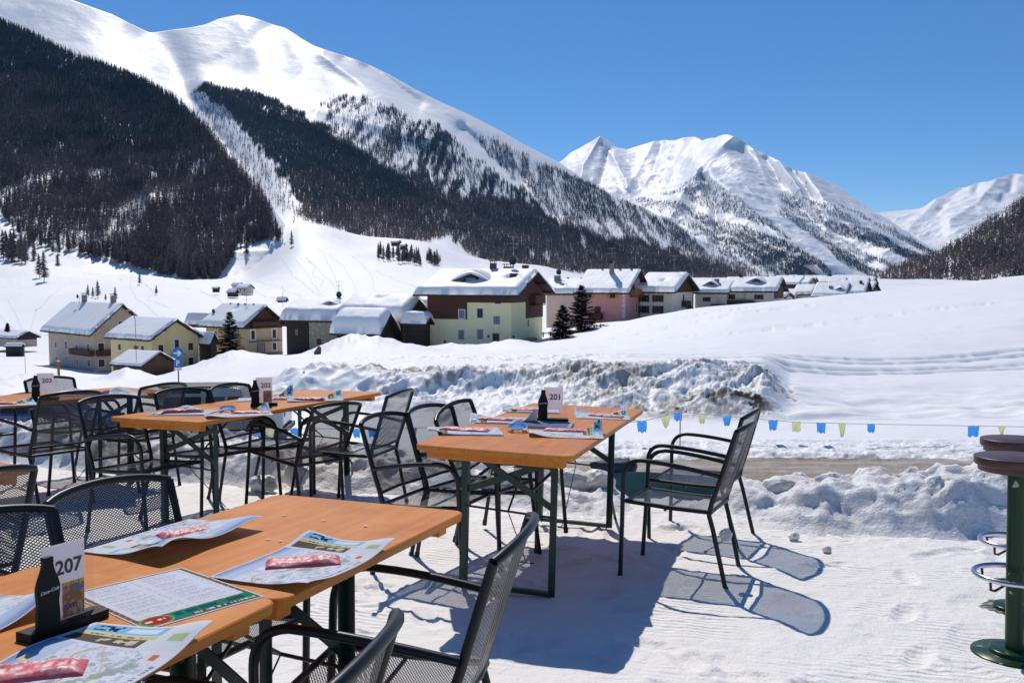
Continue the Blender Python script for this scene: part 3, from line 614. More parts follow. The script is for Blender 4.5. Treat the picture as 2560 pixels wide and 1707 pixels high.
# ski tracks draped as ribbons, groove shade painted into the packed-snow colour
M_TRK = mat("packed_snow_groove_shade", (.76, .78, .83), .8)
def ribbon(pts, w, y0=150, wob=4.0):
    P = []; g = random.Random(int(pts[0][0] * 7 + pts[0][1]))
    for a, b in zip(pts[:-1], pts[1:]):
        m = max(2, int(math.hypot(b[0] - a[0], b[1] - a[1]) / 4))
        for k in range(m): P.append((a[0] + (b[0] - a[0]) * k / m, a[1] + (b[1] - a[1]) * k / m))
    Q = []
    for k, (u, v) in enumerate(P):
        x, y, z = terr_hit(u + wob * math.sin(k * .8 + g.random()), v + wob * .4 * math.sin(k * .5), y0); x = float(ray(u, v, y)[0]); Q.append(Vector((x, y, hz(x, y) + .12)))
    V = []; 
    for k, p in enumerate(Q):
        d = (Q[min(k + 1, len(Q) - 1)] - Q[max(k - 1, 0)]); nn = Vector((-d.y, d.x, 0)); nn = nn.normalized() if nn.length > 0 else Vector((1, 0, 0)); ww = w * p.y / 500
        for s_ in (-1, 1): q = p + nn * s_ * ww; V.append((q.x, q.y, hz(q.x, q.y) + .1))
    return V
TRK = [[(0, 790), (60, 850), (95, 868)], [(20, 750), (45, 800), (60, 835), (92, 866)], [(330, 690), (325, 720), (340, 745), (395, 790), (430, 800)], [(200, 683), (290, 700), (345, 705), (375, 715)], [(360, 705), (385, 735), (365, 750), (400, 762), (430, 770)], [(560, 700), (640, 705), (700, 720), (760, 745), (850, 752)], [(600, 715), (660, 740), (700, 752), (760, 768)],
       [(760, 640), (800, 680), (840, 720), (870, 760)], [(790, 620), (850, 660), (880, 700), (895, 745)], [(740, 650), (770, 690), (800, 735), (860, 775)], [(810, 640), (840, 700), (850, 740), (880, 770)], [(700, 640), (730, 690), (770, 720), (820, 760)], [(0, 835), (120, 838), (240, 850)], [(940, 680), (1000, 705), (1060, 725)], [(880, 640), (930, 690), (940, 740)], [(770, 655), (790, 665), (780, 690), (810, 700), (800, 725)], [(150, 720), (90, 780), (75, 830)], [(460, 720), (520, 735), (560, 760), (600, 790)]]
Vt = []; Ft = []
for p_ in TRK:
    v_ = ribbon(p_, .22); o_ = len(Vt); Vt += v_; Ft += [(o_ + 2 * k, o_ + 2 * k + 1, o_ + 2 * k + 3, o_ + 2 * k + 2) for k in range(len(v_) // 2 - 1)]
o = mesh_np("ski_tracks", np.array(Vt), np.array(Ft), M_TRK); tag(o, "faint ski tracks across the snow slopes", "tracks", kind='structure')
# single larches out on the snow slope: pixel of the foot, height in metres
SOLO = [((110, 705), 78, "tall bare larch alone at the left of the snow slope"), ((98, 698), 62, "slim bare larch touching the tall larch at the left"), ((232, 745), 28, "bare larch in the small row above the beige house roof"), ((243, 745), 46, "tallest bare larch in the row above the beige house roof"),
        ((220, 742), 32, "small bare larch at the left of the row above the beige house"), ((288, 754), 36, "bare larch beside the square chimney of the beige house"), ((262, 752), 20, "tiny larch between the larger ones above the beige house"), ((347, 712), 34, "lone larch on the snow above the yellow house"), ((389, 740), 26, "small lone larch below the forest tip"),
        ((616, 668), 60, "tall larch just right of the forest tip"), ((602, 655), 46, "larch behind the tall one right of the forest tip"), ((727, 620), 40, "lone larch on the open slope right of the spur"), ((700, 608), 36, "larch at the mouth of the gully"), ((1098, 660), 22, "lone small larch above the two groves")]
for (p, h, lab) in SOLO:
    x, y, z = terr_hit(*p, y0=200); solo_larch(x, y, z, h * y / F_PX, lab, None)
for (u0, u1, v0, v1, n, h, lab, grp) in ((940, 1052, 640, 668, 30, 42, "slim bare larch in the long grove below the slope huts", "larches of the grove below the slope huts"), (1062, 1096, 652, 672, 14, 36, "slim bare larch in the small compact grove on the open snow", "larches of the small compact grove"), (0, 70, 640, 668, 14, 78, "bare larch in the open stand at the left edge", "larches of the open stand at the left edge"), (640, 700, 600, 618, 9, 44, "bare larch beside the lower end of the gully", "larches beside the lower gully")):
    for i in range(n):
        t = rnd.random(); x, y, z = terr_hit(u0 + (u1 - u0) * t, v0 + (v1 - v0) * (t * .6 + .4 * rnd.random()), y0=300); solo_larch(x, y, z, h * rnd.uniform(.7, 1.1) * y / F_PX, lab, grp)
# ------------------------------------------------------------------ terrace, snow berm, tarpaulin
FOOT = ([-12, -5.2, -3.5, -2, -.9, .06, .63, 1.5, 1.83, 2.66, 3.34, 6, 12], [11.0, 8.9, 8.0, 7.45, 7.1, 6.62, 6.35, 6.25, 6.0, 5.73, 5.7, 5.4, 5.0])
HGT = ([-12, -5, -4, -3, -2, -1, 0, .3, .75, .95, 1.45, 1.7, 2.2, 2.5, 3, 6], [.3, .3, .22, .3, .27, .21, .2, .18, .12, .0, .02, .16, .24, .3, .32, .32])
def foot(x): return np.interp(x, *FOOT)
def to_world(V): 
    V = np.asarray(V, float).reshape(-1, 3); M = np.array(MT); return V @ M[:3, :3].T + M[:3, 3]
xs = np.concatenate([np.linspace(-9, -2.6, 120, endpoint=False), np.linspace(-2.6, 4.2, 360, endpoint=False), np.linspace(4.2, 8, 60)])
tt = np.linspace(0, 1, 430) ** .8
GX = np.tile(xs, (len(tt), 1)); GY = -1.5 + tt[:, None] * (foot(xs)[None] + .9 + 1.5)
GZ = fbm(GX / .9, GY / .7, 3, 4) * .03 + fbm(GX / .13, GY / .11, 7, 5, .65) * .014 * (.35 + 1.3 * vnoise(GX / .8, GY / .6, 19)) + np.clip(fbm(GX / .05, GY / .045, 17, 3, .6) - .18, 0, 1) * .05 * sstep(.4, .7, vnoise(GX / .9, GY / .8, 23))
for k_ in range(150):
    fx_, fy_ = npr.uniform(-3.5, 4), npr.uniform(1.6, 6.2); an_ = npr.uniform(0, 3.1); dx_ = (GX - fx_) * math.cos(an_) + (GY - fy_) * math.sin(an_); dy_ = -(GX - fx_) * math.sin(an_) + (GY - fy_) * math.cos(an_); q_ = (dx_ / .14) ** 2 + (dy_ / .05) ** 2; GZ = GZ - .016 * np.exp(-q_ ** 2) + .007 * np.exp(-(q_ - 1.6) ** 2 * 3)
nearberm = sstep(.9, 0, foot(GX) - GY)
GZ += nearberm * np.clip(fbm(GX / .12, GY / .12, 9, 4, .65) * .07, 0, 1)
rq = fbm(GX / .22, GY / .22, 13, 3); GZ += sstep(.12, .3, fbm(GX / 1.4, GY / 1.1, 15, 3)) * np.abs(rq) * .06
for (sx_, sy_) in ((2.122, 3.706), (2.458, 4.291)):      # snow scraped off the stool plates
    rr = np.hypot(GX - sx_, GY - sy_) * (1 + .08 * np.sin(np.arctan2(GY - sy_, GX - sx_) * 5 + sx_)); GZ = GZ * sstep(.15, .4, rr) - .016 * sstep(.30, .14, rr)
GZ -= sstep(-.5, -.9, foot(GX) - GY) * 1.2
o = mesh_np("terrace_snow", to_world(np.stack([GX, GY, GZ], -1)), gridfaces(len(tt), len(xs)), M_TERR); tag(o, "groomed snow of the terrace", "ground", kind='structure')
# berm
sx = np.linspace(-9, 7, 900); wv = np.linspace(-.32, 1.0, 70)
BX = np.tile(sx, (len(wv), 1)); BW = np.tile(wv[:, None], (1, len(sx))); BY = foot(BX) + BW + fbm(BX / .5, BW * 0, 5, 3)[0][None] * .3
hh = np.interp(BX, *HGT)
prof = sstep(-.28, .16, BW) * (1 - .0 * BW)
n1 = fbm(BX / .42, BW / .3, 31, 4, .55); n2 = fbm(BX / .1, BW / .1, 37, 4, .6); n3 = fbm(BX / .2, BW / .16, 41, 3, .5, True)
BZ = prof * hh * (1 + .75 * n1 + .28 * n3) + prof * n2 * .07 * (hh > .08) + fbm(BX / .07, BW / .07, 43, 3) * .03 * sstep(-.3, -.1, BW) - .012
BZ += prof * (hh > .08) * (domes(BX / .13, BW / .11, 3) * .05 * sstep(.35, .6, vnoise(BX / .4, BW / .3, 81)) + domes(BX / .3, BW / .24, 4) * .09 * sstep(.4, .7, vnoise(BX / .8, BW / .5, 83))) - .02 * prof
BZ -= sstep(.55, .8, BW) * 2.2
bc = np.ones(BX.shape + (3,)) * np.array((.80, .785, .775)); dm = sstep(.1, .3, fbm(BX / .3, BW / .2, 47, 4)) * .35
bc = mixc(bc, dm, (.52, .47, .4))
o = mesh_np("snow_berm", to_world(np.stack([BX, BY, BZ], -1)), gridfaces(len(wv), len(sx)), M_BERM, cols=bc.reshape(-1, 3)); tag(o, "low ploughed snow bank along the terrace edge", "snow bank", kind='structure')
# tarpaulin fence outside the berm
M_TARP = mat("teal_tarp", (.012, .10, .13), .55, var=.3, vscale=3, bump=.6, bscale=4, bdist=.05)
tv = []; tx = np.linspace(-1.6, 3.2, 90)
for k, z in enumerate((.135, .0, -.35, -.9)):
    for x in tx: tv.append((x, foot(x) + .86 + .03 * math.sin(x * 9 + k) + .04 * k, z + (.015 * math.sin(x * 7) - .02 * (x > 1.7) * (x - 1.7) if k == 0 else 0)))
tv = np.array(tv); tb = tv.copy(); tb[:, 1] += .006; nT = len(tx)
fa = gridfaces(4, nT); V_ = np.concatenate([tv, tb]); ff = np.concatenate([fa, fa[:, ::-1] + len(tv), np.stack([np.arange(nT - 1), np.arange(nT - 1) + 1, np.arange(nT - 1) + 1 + len(tv), np.arange(nT - 1) + len(tv)], -1)])
o = mesh_np("tarpaulin_fence", to_world(V_), ff, M_TARP); tag(o, "teal tarpaulin strip behind the gap in the snow berm", "tarpaulin")
# lumps of ice and snow
M_ICE = mat("old_ice", (.78, .74, .68), .5, var=.12, vscale=7, bump=.5, bscale=22, bdist=.01)
def chunk(x, y, z, sx_, sy_, sz_, seed, label, group=None, name="snow_chunk", m=None, world_=False, yaw=0., rough=.35):
    n = 26; th = np.linspace(0, math.pi, n)[:, None]; ph = np.linspace(0, 2 * math.pi, 2 * n, endpoint=False)[None]
    X_, Y_, Z_ = np.sin(th) * np.cos(ph), np.sin(th) * np.sin(ph), np.cos(th) + 0 * ph
    g = np.random.RandomState(seed); rr = np.ones(X_.shape)
    for _ in range(9):      # planar cuts give an angular lump
        d = g.normal(size=3); d /= np.linalg.norm(d); dot = X_ * d[0] + Y_ * d[1] + Z_ * d[2]; off = g.uniform(.62, .9)
        rr = np.minimum(rr, np.where(dot > .05, off / np.maximum(dot, .05), 9))
    rr = rr + (fbm(X_ * 3 + seed, Y_ * 3 + Z_ * 2.3, seed, 4, .55)) * rough
    cs, sn = math.cos(yaw), math.sin(yaw); a, b = X_ * rr * sx_, Y_ * rr * sy_
    P = np.stack([a * cs - b * sn, a * sn + b * cs, Z_ * rr * sz_], -1).reshape(-1, 3)
    nc = 2 * n; i = np.arange(n - 1)[:, None] * nc; j = np.arange(nc)[None]; j2 = (j + 1) % nc
    F_ = np.stack([i + j, i + nc + j, i + nc + j2, i + j2], -1).reshape(-1, 4)
    o = mesh_np(name, P, F_, m or M_ICE); tag(o, label, "snow lump" if name == "snow_chunk" else "rock", group)
    if world_: o.location = (x, y, z)
    else: place(o, x, y, z)
    return o
chunk(2.0, 6.3, .15, .24, .17, .13, 5, "largest white ice block lying on the berm right of the two armchairs")
chunk(.44, 6.75, .15, .2, .13, .1, 6, "rounded ice block on the berm under the right table")
chunk(.66, 6.72, .14, .13, .12, .1, 16, "smaller ice block touching the rounded one under the right table")
chunk(3.0, 5.95, .25, .24, .16, .09, 8, "wide ice slab on the berm behind the bar stools")
chunk(3.25, 5.86, .14, .15, .12, .09, 9, "ice lump under the wide slab behind the bar stools")
chunk(2.72, 5.9, .17, .13, .1, .09, 10, "ice lump low in the berm left of the bar stools")
chunk(-4.5, 8.7, .2, .16, .16, .2, 11, "upright snow block on the berm behind the left chairs")
chunk(-4.15, 8.4, .14, .14, .12, .14, 12, "snow block beside the upright one behind the left chairs")
chunk(-1.75, 7.12, .14, .1, .08, .12, 13, "snow block standing behind the table carrying number 202")
chunk(-2.0, 7.05, .07, .13, .09, .07, 14, "flat snow block lying behind the table carrying number 202")
chunk(-1.5, 7.55, .2, .15, .12, .16, 17, "tall snow block on the berm between the left and right tables")
for i, (u, v, r) in enumerate([(1990, 1352, .035), (2115, 1322, .035), (2175, 1320, .03), (2280, 1334, .035), (2325, 1312, .04), (2370, 1318, .05), (2074, 1385, .03), (1991, 1322, .025), (2180, 1335, .02), (2210, 1300, .03), (2070, 1318, .07), (1500, 1320, .02), (1440, 1262, .03), (2345, 1308, .03)]):
    Y_ = F_PX * CAMH / (v - 790); x_ = (u - CXP) / F_PX * Y_
    if i in (0, 7): pass
    chunk(x_, Y_, r * .55, r, r * .9, r * .95, 60 + i, "small crumb of snow lying loose on the groomed terrace", "loose snow crumbs on the terrace", m=MATS["groomed_snow"])
# ------------------------------------------------------------------ bunting
M_BLUE = thin_cloth("blue_flag", (.22, .60, .95), .6); M_YEL = thin_cloth("yellow_flag", (.86, .86, .62), .6); M_ROPE = mat("rope", (.5, .5, .48), .8); M_POLE = mat("pale_pole", (.55, .55, .56), .5)
YB = 31.5
def rope_v(u): return np.interp(u, [640, 890, 1300, 1600, 1701, 2000, 2300, 2600], [1070, 1072, 1064, 1054, 1030, 1056, 1062, 1067.5])
rp = [Vector([float(c) for c in ray(u, float(rope_v(u)), YB)]) for u in np.linspace(620, 2700, 60)]
mb = MB().tube(rp, .012, 5); o = mb.build("flag_rope", M_ROPE); tag(o, "thin line strung along the road holding small blue and yellow flags", "rope")
x, y, z = [float(c) for c in ray(1701, 1028, YB)]; zg = hz(x, y)
pb = MB().tube([(0, 0, 0), (0, 0, z - zg + .06)], .028, 8); pb.tube([(0, 0, z - zg - .1), (0, 0, z - zg + .1)], .05, 8)
o = pb.build("flag_pole", M_POLE); o.location = (x, y, zg); tag(o, "thin pale pole carrying the flag line beside the road", "pole")
ORD = ("first", "second", "third", "fourth", "fifth", "sixth", "seventh", "eighth", "ninth")
FL = [(672, 1085, 'y'), (891, 0, 'b'), (738, 0, 'b'), (930, 0, 'b'), (1032, 0, 'b'), (1605, 0, 'b'), (1664, 0, 'y'), (1695, 0, 'b'), (1755, 0, 'y'), (1818, 0, 'b'), (1933, 0, 'b'), (1991, 0, 'y'), (2053, 0, 'b'), (2105, 0, 'y'), (2178, 0, 'b'), (2434, 0, 'b'), (2505, 0, 'y')]
kb = ky = 0
for i, (u, _, c) in enumerate(FL):
    g = random.Random(i); wv_ = 9 + g.random() * 6; x0, _, z0 = ray(u - wv_, float(rope_v(u)), YB); x1, _, z1 = ray(u + wv_, float(rope_v(u)), YB)
    w = float(x1 - x0); h = w * g.uniform(.9, 1.15) * (1.5 if i == 13 else 1); n = 6; V = []; tp = g.uniform(.5, .95) * (.3 if i in (6, 13, 16) else 1)
    for a in range(n + 1):
        for b in range(n + 1):
            s_ = b / n - .5; t_ = a / n; V.append((s_ * w * (1 - t_ * (1 - tp)) + .15 * w * t_ * g.uniform(-.2, .4), .05 * math.sin(b * 1.7 + i) * t_, -t_ * h + .03 * math.sin(b * 2 + i)))
    V2 = [(a, b + .004, c_) for a, b, c_ in V]; Fq = gridfaces(n + 1, n + 1)
    o = mesh_np("flag", np.array(V + V2), np.concatenate([Fq, Fq[:, ::-1] + len(V)]), M_BLUE if c == 'b' else M_YEL, smooth=False)
    o.location = (float(x0 + x1) / 2, YB, float(rope_v(u)) * 0 + float(z0))
    if c == 'b': lab = ORD[kb] if kb < 9 else ("tenth" if kb == 9 else "eleventh"); kb += 1; lab = f"small blue cloth flag, {lab} blue one from the left on the line"
    else: lab = f"small pale yellow cloth flag, {ORD[ky]} yellow one from the left on the line"; ky += 1
    tag(o, lab, "flag", "small flags on the line along the road")
# ------------------------------------------------------------------ furniture materials
def orange_top():
    m = mat("orange_lacquered_wood", (.62, .195, .032), .4, spec=.2); n = m.node_tree; p = n.nodes["Principled BSDF"]
    tc = n.nodes.new("ShaderNodeTexCoord"); mp = n.nodes.new("ShaderNodeMapping"); mp.inputs["Scale"].default_value = (14, 1.1, 14); n.links.new(tc.outputs["Object"], mp.inputs[0])
    t = n.nodes.new("ShaderNodeTexNoise"); t.inputs["Scale"].default_value = 2.2; t.inputs["Detail"].default_value = 7; n.links.new(mp.outputs[0], t.inputs[0])
    cr = n.nodes.new("ShaderNodeValToRGB"); cr.color_ramp.elements[0].position = .3; cr.color_ramp.elements[0].color = (.60, .185, .022, 1); cr.color_ramp.elements[1].position = .72; cr.color_ramp.elements[1].color = (.72, .265, .045, 1)
    n.links.new(t.outputs[0], cr.inputs[0])
    k = n.nodes.new("ShaderNodeTexNoise"); k.inputs["Scale"].default_value = 6; k.inputs["Detail"].default_value = 8; k.inputs["Roughness"].default_value = .75; n.links.new(tc.outputs["Object"], k.inputs[0])
    mr = n.nodes.new("ShaderNodeMapRange"); mr.inputs[1].default_value = .70; mr.inputs[2].default_value = .75; n.links.new(k.outputs[0], mr.inputs[0])
    mx = n.nodes.new("ShaderNodeMix"); mx.data_type = 'RGBA'; n.links.new(mr.outputs[0], mx.inputs[0]); n.links.new(cr.outputs[0], mx.inputs[6]); mx.inputs[7].default_value = (.42, .13, .03, 1)
    sx_ = n.nodes.new("ShaderNodeSeparateXYZ"); n.links.new(tc.outputs["Object"], sx_.inputs[0]); q1 = n.nodes.new("ShaderNodeMath"); q1.operation = 'PINGPONG'; q1.inputs[1].default_value = .134; n.links.new(sx_.outputs[0], q1.inputs[0])
    q2 = n.nodes.new("ShaderNodeMath"); q2.operation = 'GREATER_THAN'; q2.inputs[1].default_value = .1326; n.links.new(q1.outputs[0], q2.inputs[0]); q3 = n.nodes.new("ShaderNodeMath"); q3.operation = 'MULTIPLY'; q3.inputs[1].default_value = .45; n.links.new(q2.outputs[0], q3.inputs[0])
    ms = n.nodes.new("ShaderNodeMix"); ms.data_type = 'RGBA'; n.links.new(q3.outputs[0], ms.inputs[0]); n.links.new(mx.outputs[2], ms.inputs[6]); ms.inputs[7].default_value = (.2, .06, .015, 1); mx = ms
    # worn pale wood along the edges (colour of the object itself, kept in a point attribute)
    at = n.nodes.new("ShaderNodeAttribute"); at.attribute_name = "Col"; wn = n.nodes.new("ShaderNodeTexNoise"); wn.inputs["Scale"].default_value = 9; wn.inputs["Detail"].default_value = 6; n.links.new(tc.outputs["Object"], wn.inputs[0])
    ad = n.nodes.new("ShaderNodeMath"); ad.operation = 'MULTIPLY'; n.links.new(at.outputs["Fac"], ad.inputs[0]); n.links.new(wn.outputs[0], ad.inputs[1])
    m3 = n.nodes.new("ShaderNodeMapRange"); m3.inputs[1].default_value = .58; m3.inputs[2].default_value = .66; n.links.new(ad.outputs[0], m3.inputs[0])
    m4 = n.nodes.new("ShaderNodeMix"); m4.data_type = 'RGBA'; n.links.new(m3.outputs[0], m4.inputs[0]); n.links.new(mx.outputs[2], m4.inputs[6]); m4.inputs[7].default_value = (.52, .33, .15, 1)
    n.links.new(m4.outputs[2], p.inputs["Base Color"])
    b = n.nodes.new("ShaderNodeBump"); b.inputs["Strength"].default_value = .25; b.inputs["Distance"].default_value = .002; n.links.new(t.outputs[0], b.inputs["Height"])
    mr2 = n.nodes.new("ShaderNodeMapRange"); mr2.inputs[1].default_value = .35; mr2.inputs[2].default_value = .7; mr2.inputs[3].default_value = .28; mr2.inputs[4].default_value = .55; n.links.new(k.outputs[0], mr2.inputs[0]); n.links.new(mr2.outputs[0], p.inputs["Roughness"]); n.links.new(b.outputs[0], p.inputs["Normal"])
    return m
M_TOP = orange_top()
M_GREEN = mat("dark_green_steel", (.008, .035, .022), .38, spec=.5, var=.3, vscale=12)
M_BLACKTUBE = mat("charcoal_tube", (.012, .0125, .014), .38, spec=.35, var=.25, vscale=20)
def mesh_metal():
    m = bpy.data.materials.new("expanded_metal"); m.use_nodes = True; n = m.node_tree; p = n.nodes["Principled BSDF"]
    p.inputs["Base Color"].default_value = (.03, .031, .034, 1); p.inputs["Roughness"].default_value = .35; p.inputs["Specular IOR Level"].default_value = .6
    uv = n.nodes.new("ShaderNodeUVMap"); uv.uv_map = "UVMap"; sp = n.nodes.new("ShaderNodeSeparateXYZ"); n.links.new(uv.outputs[0], sp.inputs[0])
    def mth(op, a, b=None):
        k = n.nodes.new("ShaderNodeMath"); k.operation = op
        for i, q in enumerate((a, b)):
            if q is None: continue
            if isinstance(q, (int, float)): k.inputs[i].default_value = q
            else: n.links.new(q, k.inputs[i])
        return k.outputs[0]
    a = mth('DIVIDE', sp.outputs[0], .0135); b = mth('DIVIDE', sp.outputs[1], .0085)
    outs = []
    for q in (mth('ADD', a, b), mth('SUBTRACT', a, b)):
        f = mth('FRACT', q); outs.append(mth('ABSOLUTE', mth('SUBTRACT', f, .5)))
    mxv = mth('MAXIMUM', *outs); al = mth('GREATER_THAN', mxv, .5 - .195)
    n.links.new(al, p.inputs["Alpha"]); MATS["expanded_metal"] = m; return m
M_MESH = mesh_metal()
def uvgrid(name, V, nr, nc, UV, m, parent):
    F_ = gridfaces(nr, nc); o = mesh_np(name, V, F_, m, parent=parent); me = o.data; l = me.uv_layers.new(name="UVMap")
    UV = np.asarray(UV, np.float32).reshape(-1, 2); vi = np.zeros(len(me.loops), np.int32); me.loops.foreach_get("vertex_index", vi); l.data.foreach_set("uv", UV[vi].ravel()); return o
# ------------------------------------------------------------------ the armchair
def arc(p, q, c, n=7):
    """quadratic curve p->q bending at c"""
    p, q, c = Vector(p), Vector(q), Vector(c); return [p * (1 - t) ** 2 + c * 2 * t * (1 - t) + q * t * t for t in [i / n for i in range(n + 1)]]
def make_chair():
    t = thing("garden_armchair", "charcoal armchair", "chair"); r = .0125
    hw = .24
    backtop = lambda s: Vector((s * hw, -.35, .845)); mid = lambda s: Vector((s * .235, -.235, .47)); low = lambda s: Vector((s * .23, -.215, .40))
    # seat frame and mesh
    sb = MB(); sb.tube([(-.235, .235, .435), (.235, .235, .435)], .011, 8); sb.tube([(-.235, -.225, .415), (.235, -.225, .415)], .011, 8)
    for s in (-1, 1): sb.tube([(s * .235, .235, .435), (s * .235, 0, .42), (s * .235, -.225, .415)], .0125, 8)
    sb.tube([(-.235, .02, .405), (.235, .02, .405)], .007, 6)
    seat = sb.build("seat", M_BLACKTUBE, t)
    nr, nc = 9, 9; V = []; UV = []
    for i in range(nr):
        for j in range(nc):
            y = .232 - .455 * i / (nr - 1); x = -.23 + .46 * j / (nc - 1); z = .437 - .02 * i / (nr - 1) - .012 * math.sin(math.pi * j / (nc - 1)) * math.sin(math.pi * i / (nr - 1)) + (.004 if i < 1 else 0)
            V.append((x, y, z)); UV.append((x, y))
    uvgrid("seat_mesh", V, nr, nc, UV, M_MESH, seat)
    # backrest
    bb = MB(); topc = [Vector((hw * math.sin(a) / math.sin(1.0), -.35 - .045 * (math.cos(a) - math.cos(1.0)) / (1 - math.cos(1.0)), .845 + .028 * (math.cos(a) - math.cos(1.0)) / (1 - math.cos(1.0)))) for a in np.linspace(-1, 1, 13)]
    bb.tube(topc, .0135, 8)
    for s in (-1, 1): bb.tube([low(s), mid(s) + Vector((0, .004, 0)), mid(s).lerp(backtop(s), .3), mid(s).lerp(backtop(s), .7), backtop(s)], .0135, 8)
    bb.tube([(-.235, -.24, .475), (0, -.262, .475), (.235, -.24, .475)], .009, 8)
    back = bb.build("backrest", M_BLACKTUBE, t)
    V = []; UV = []; nr, nc = 13, 13
    for i in range(nr):
        f = i / (nr - 1)
        for j in range(nc):
            g = j / (nc - 1); a = -1 + 2 * g; x = (.233 + .005 * f) * (2 * g - 1); bow = (math.cos(a) - math.cos(1.0)) / (1 - math.cos(1.0))
            y = -.24 - .11 * f - (.022 + .023 * f) * bow; z = .475 + .37 * f + .028 * bow * f
            V.append((x, y, z)); UV.append((x, z))
    uvgrid("back_mesh", V, nr, nc, UV, M_MESH, back)
    # legs and arms
    for s in (-1, 1):
        fl = MB().tube([(s * .22, .265, 0), (s * .238, .255, .30), (s * .25, .25, .56)], .0125, 8); o = fl.build("leg", M_BLACKTUBE, t)
        MB().tube([(s * .2195, .2652, -.004), (s * .2215, .2645, .03)], .0155, 8).build("foot_cap", M_BLACKTUBE, o)
        pts = arc((s * .25, .25, .56), (s * .262, .15, .665), (s * .257, .245, .655), 8) + arc((s * .262, .15, .665), (s * .25, -.27, .61), (s * .27, -.02, .66), 8)[1:]
        MB().tube(pts, .0125, 8, flat=1).build("armrest", M_BLACKTUBE, t)
        rl = MB().tube([(s * .21, -.31, 0), (s * .225, -.235, .33), low(s)], .0125, 8); o = rl.build("leg", M_BLACKTUBE, t)
        MB().tube([(s * .2097, -.3108, -.004), (s * .211, -.304, .03)], .0155, 8).build("foot_cap", M_BLACKTUBE, o)
    return t
CH = [  # x, y, z, yaw deg, rx, ry, label
 (.925, 4.883, -.033, 65.7, .006, .04, "nearer of the two charcoal armchairs right of table 201, with ice on its leg"),
 (1.221, 5.704, -.053, 62.2, -.022, -.019, "farther of the two charcoal armchairs right of table 201"),
 (-.404, 4.881, -.016, -113.9, 0, .014, "charcoal armchair nearest the camera on the left side of table 201"),
 (-.19, 5.193, -.002, -118.6, 0, -.004, "charcoal armchair second from the near end on the left of table 201"),
 (.017, 5.529, -.006, -113.8, .002, .182, "charcoal armchair leaning sideways at the left of table 201"),
 (-1.155, 6.539, .004, 74.5, 0, -.009, "charcoal armchair at the far right side of table 202"),
 (-1.626, 6.506, -.035, 57.5, .094, .034, "charcoal armchair at the near right side of table 202"),
 (-2.431, 5.819, 0, -117, 0, -.003, "charcoal armchair at the near left side of table 202"),
 (-2.196, 6.456, -.004, -120, 0, -.009, "middle charcoal armchair on the left side of table 202"),
 (-1.894, 6.832, .006, -110, 0, .014, "charcoal armchair beside the bottle stand on the far side of table 202"),
 (-3.166, 7.306, -.003, 66, 0, .008, "charcoal armchair at the far right side of table 203"),
 (-3.551, 6.613, -.007, 60.8, 0, .013, "charcoal armchair at the near right side of table 203"),
 (-3.86, 7.764, -.003, -116.6, 0, -.008, "charcoal armchair showing behind the number card 203"),
 (-4.5, 7.25, 0, -118, 0, 0, "charcoal armchair behind table 203 at the left edge"),
 (-1.006, 2.738, -.003, -115.8, 0, -.003, "charcoal armchair behind the placemats of table 207"),
 (-1.165, 2.222, 0, -118, 0, 0, "charcoal armchair behind the number stand of table 207"),
 (-2.228, 3.279, 0, 60, 0, 0, "charcoal armchair beside the small orange table corner at the left edge"),
 (-.34, 2.333, .003, 78.9, 0, -.003, "whole charcoal armchair in front of table 207"),
 (-.613, 1.513, 0, 79, 0, 0, "charcoal armchair cut off by the bottom edge, in front of table 207")]
proto = make_chair()
for i, (x, y, z, a, rx, ry, lab) in enumerate(CH):
    o = proto if i == 0 else copy_tree(proto)
    place(o, x, y, z, R(a), rx, ry); tag(o, lab, "chair", "charcoal mesh armchairs on the snow terrace")
chunk(1.14, 4.66, .255, .035, .03, .04, 91, "clump of ice frozen to the leg of the nearer right armchair")
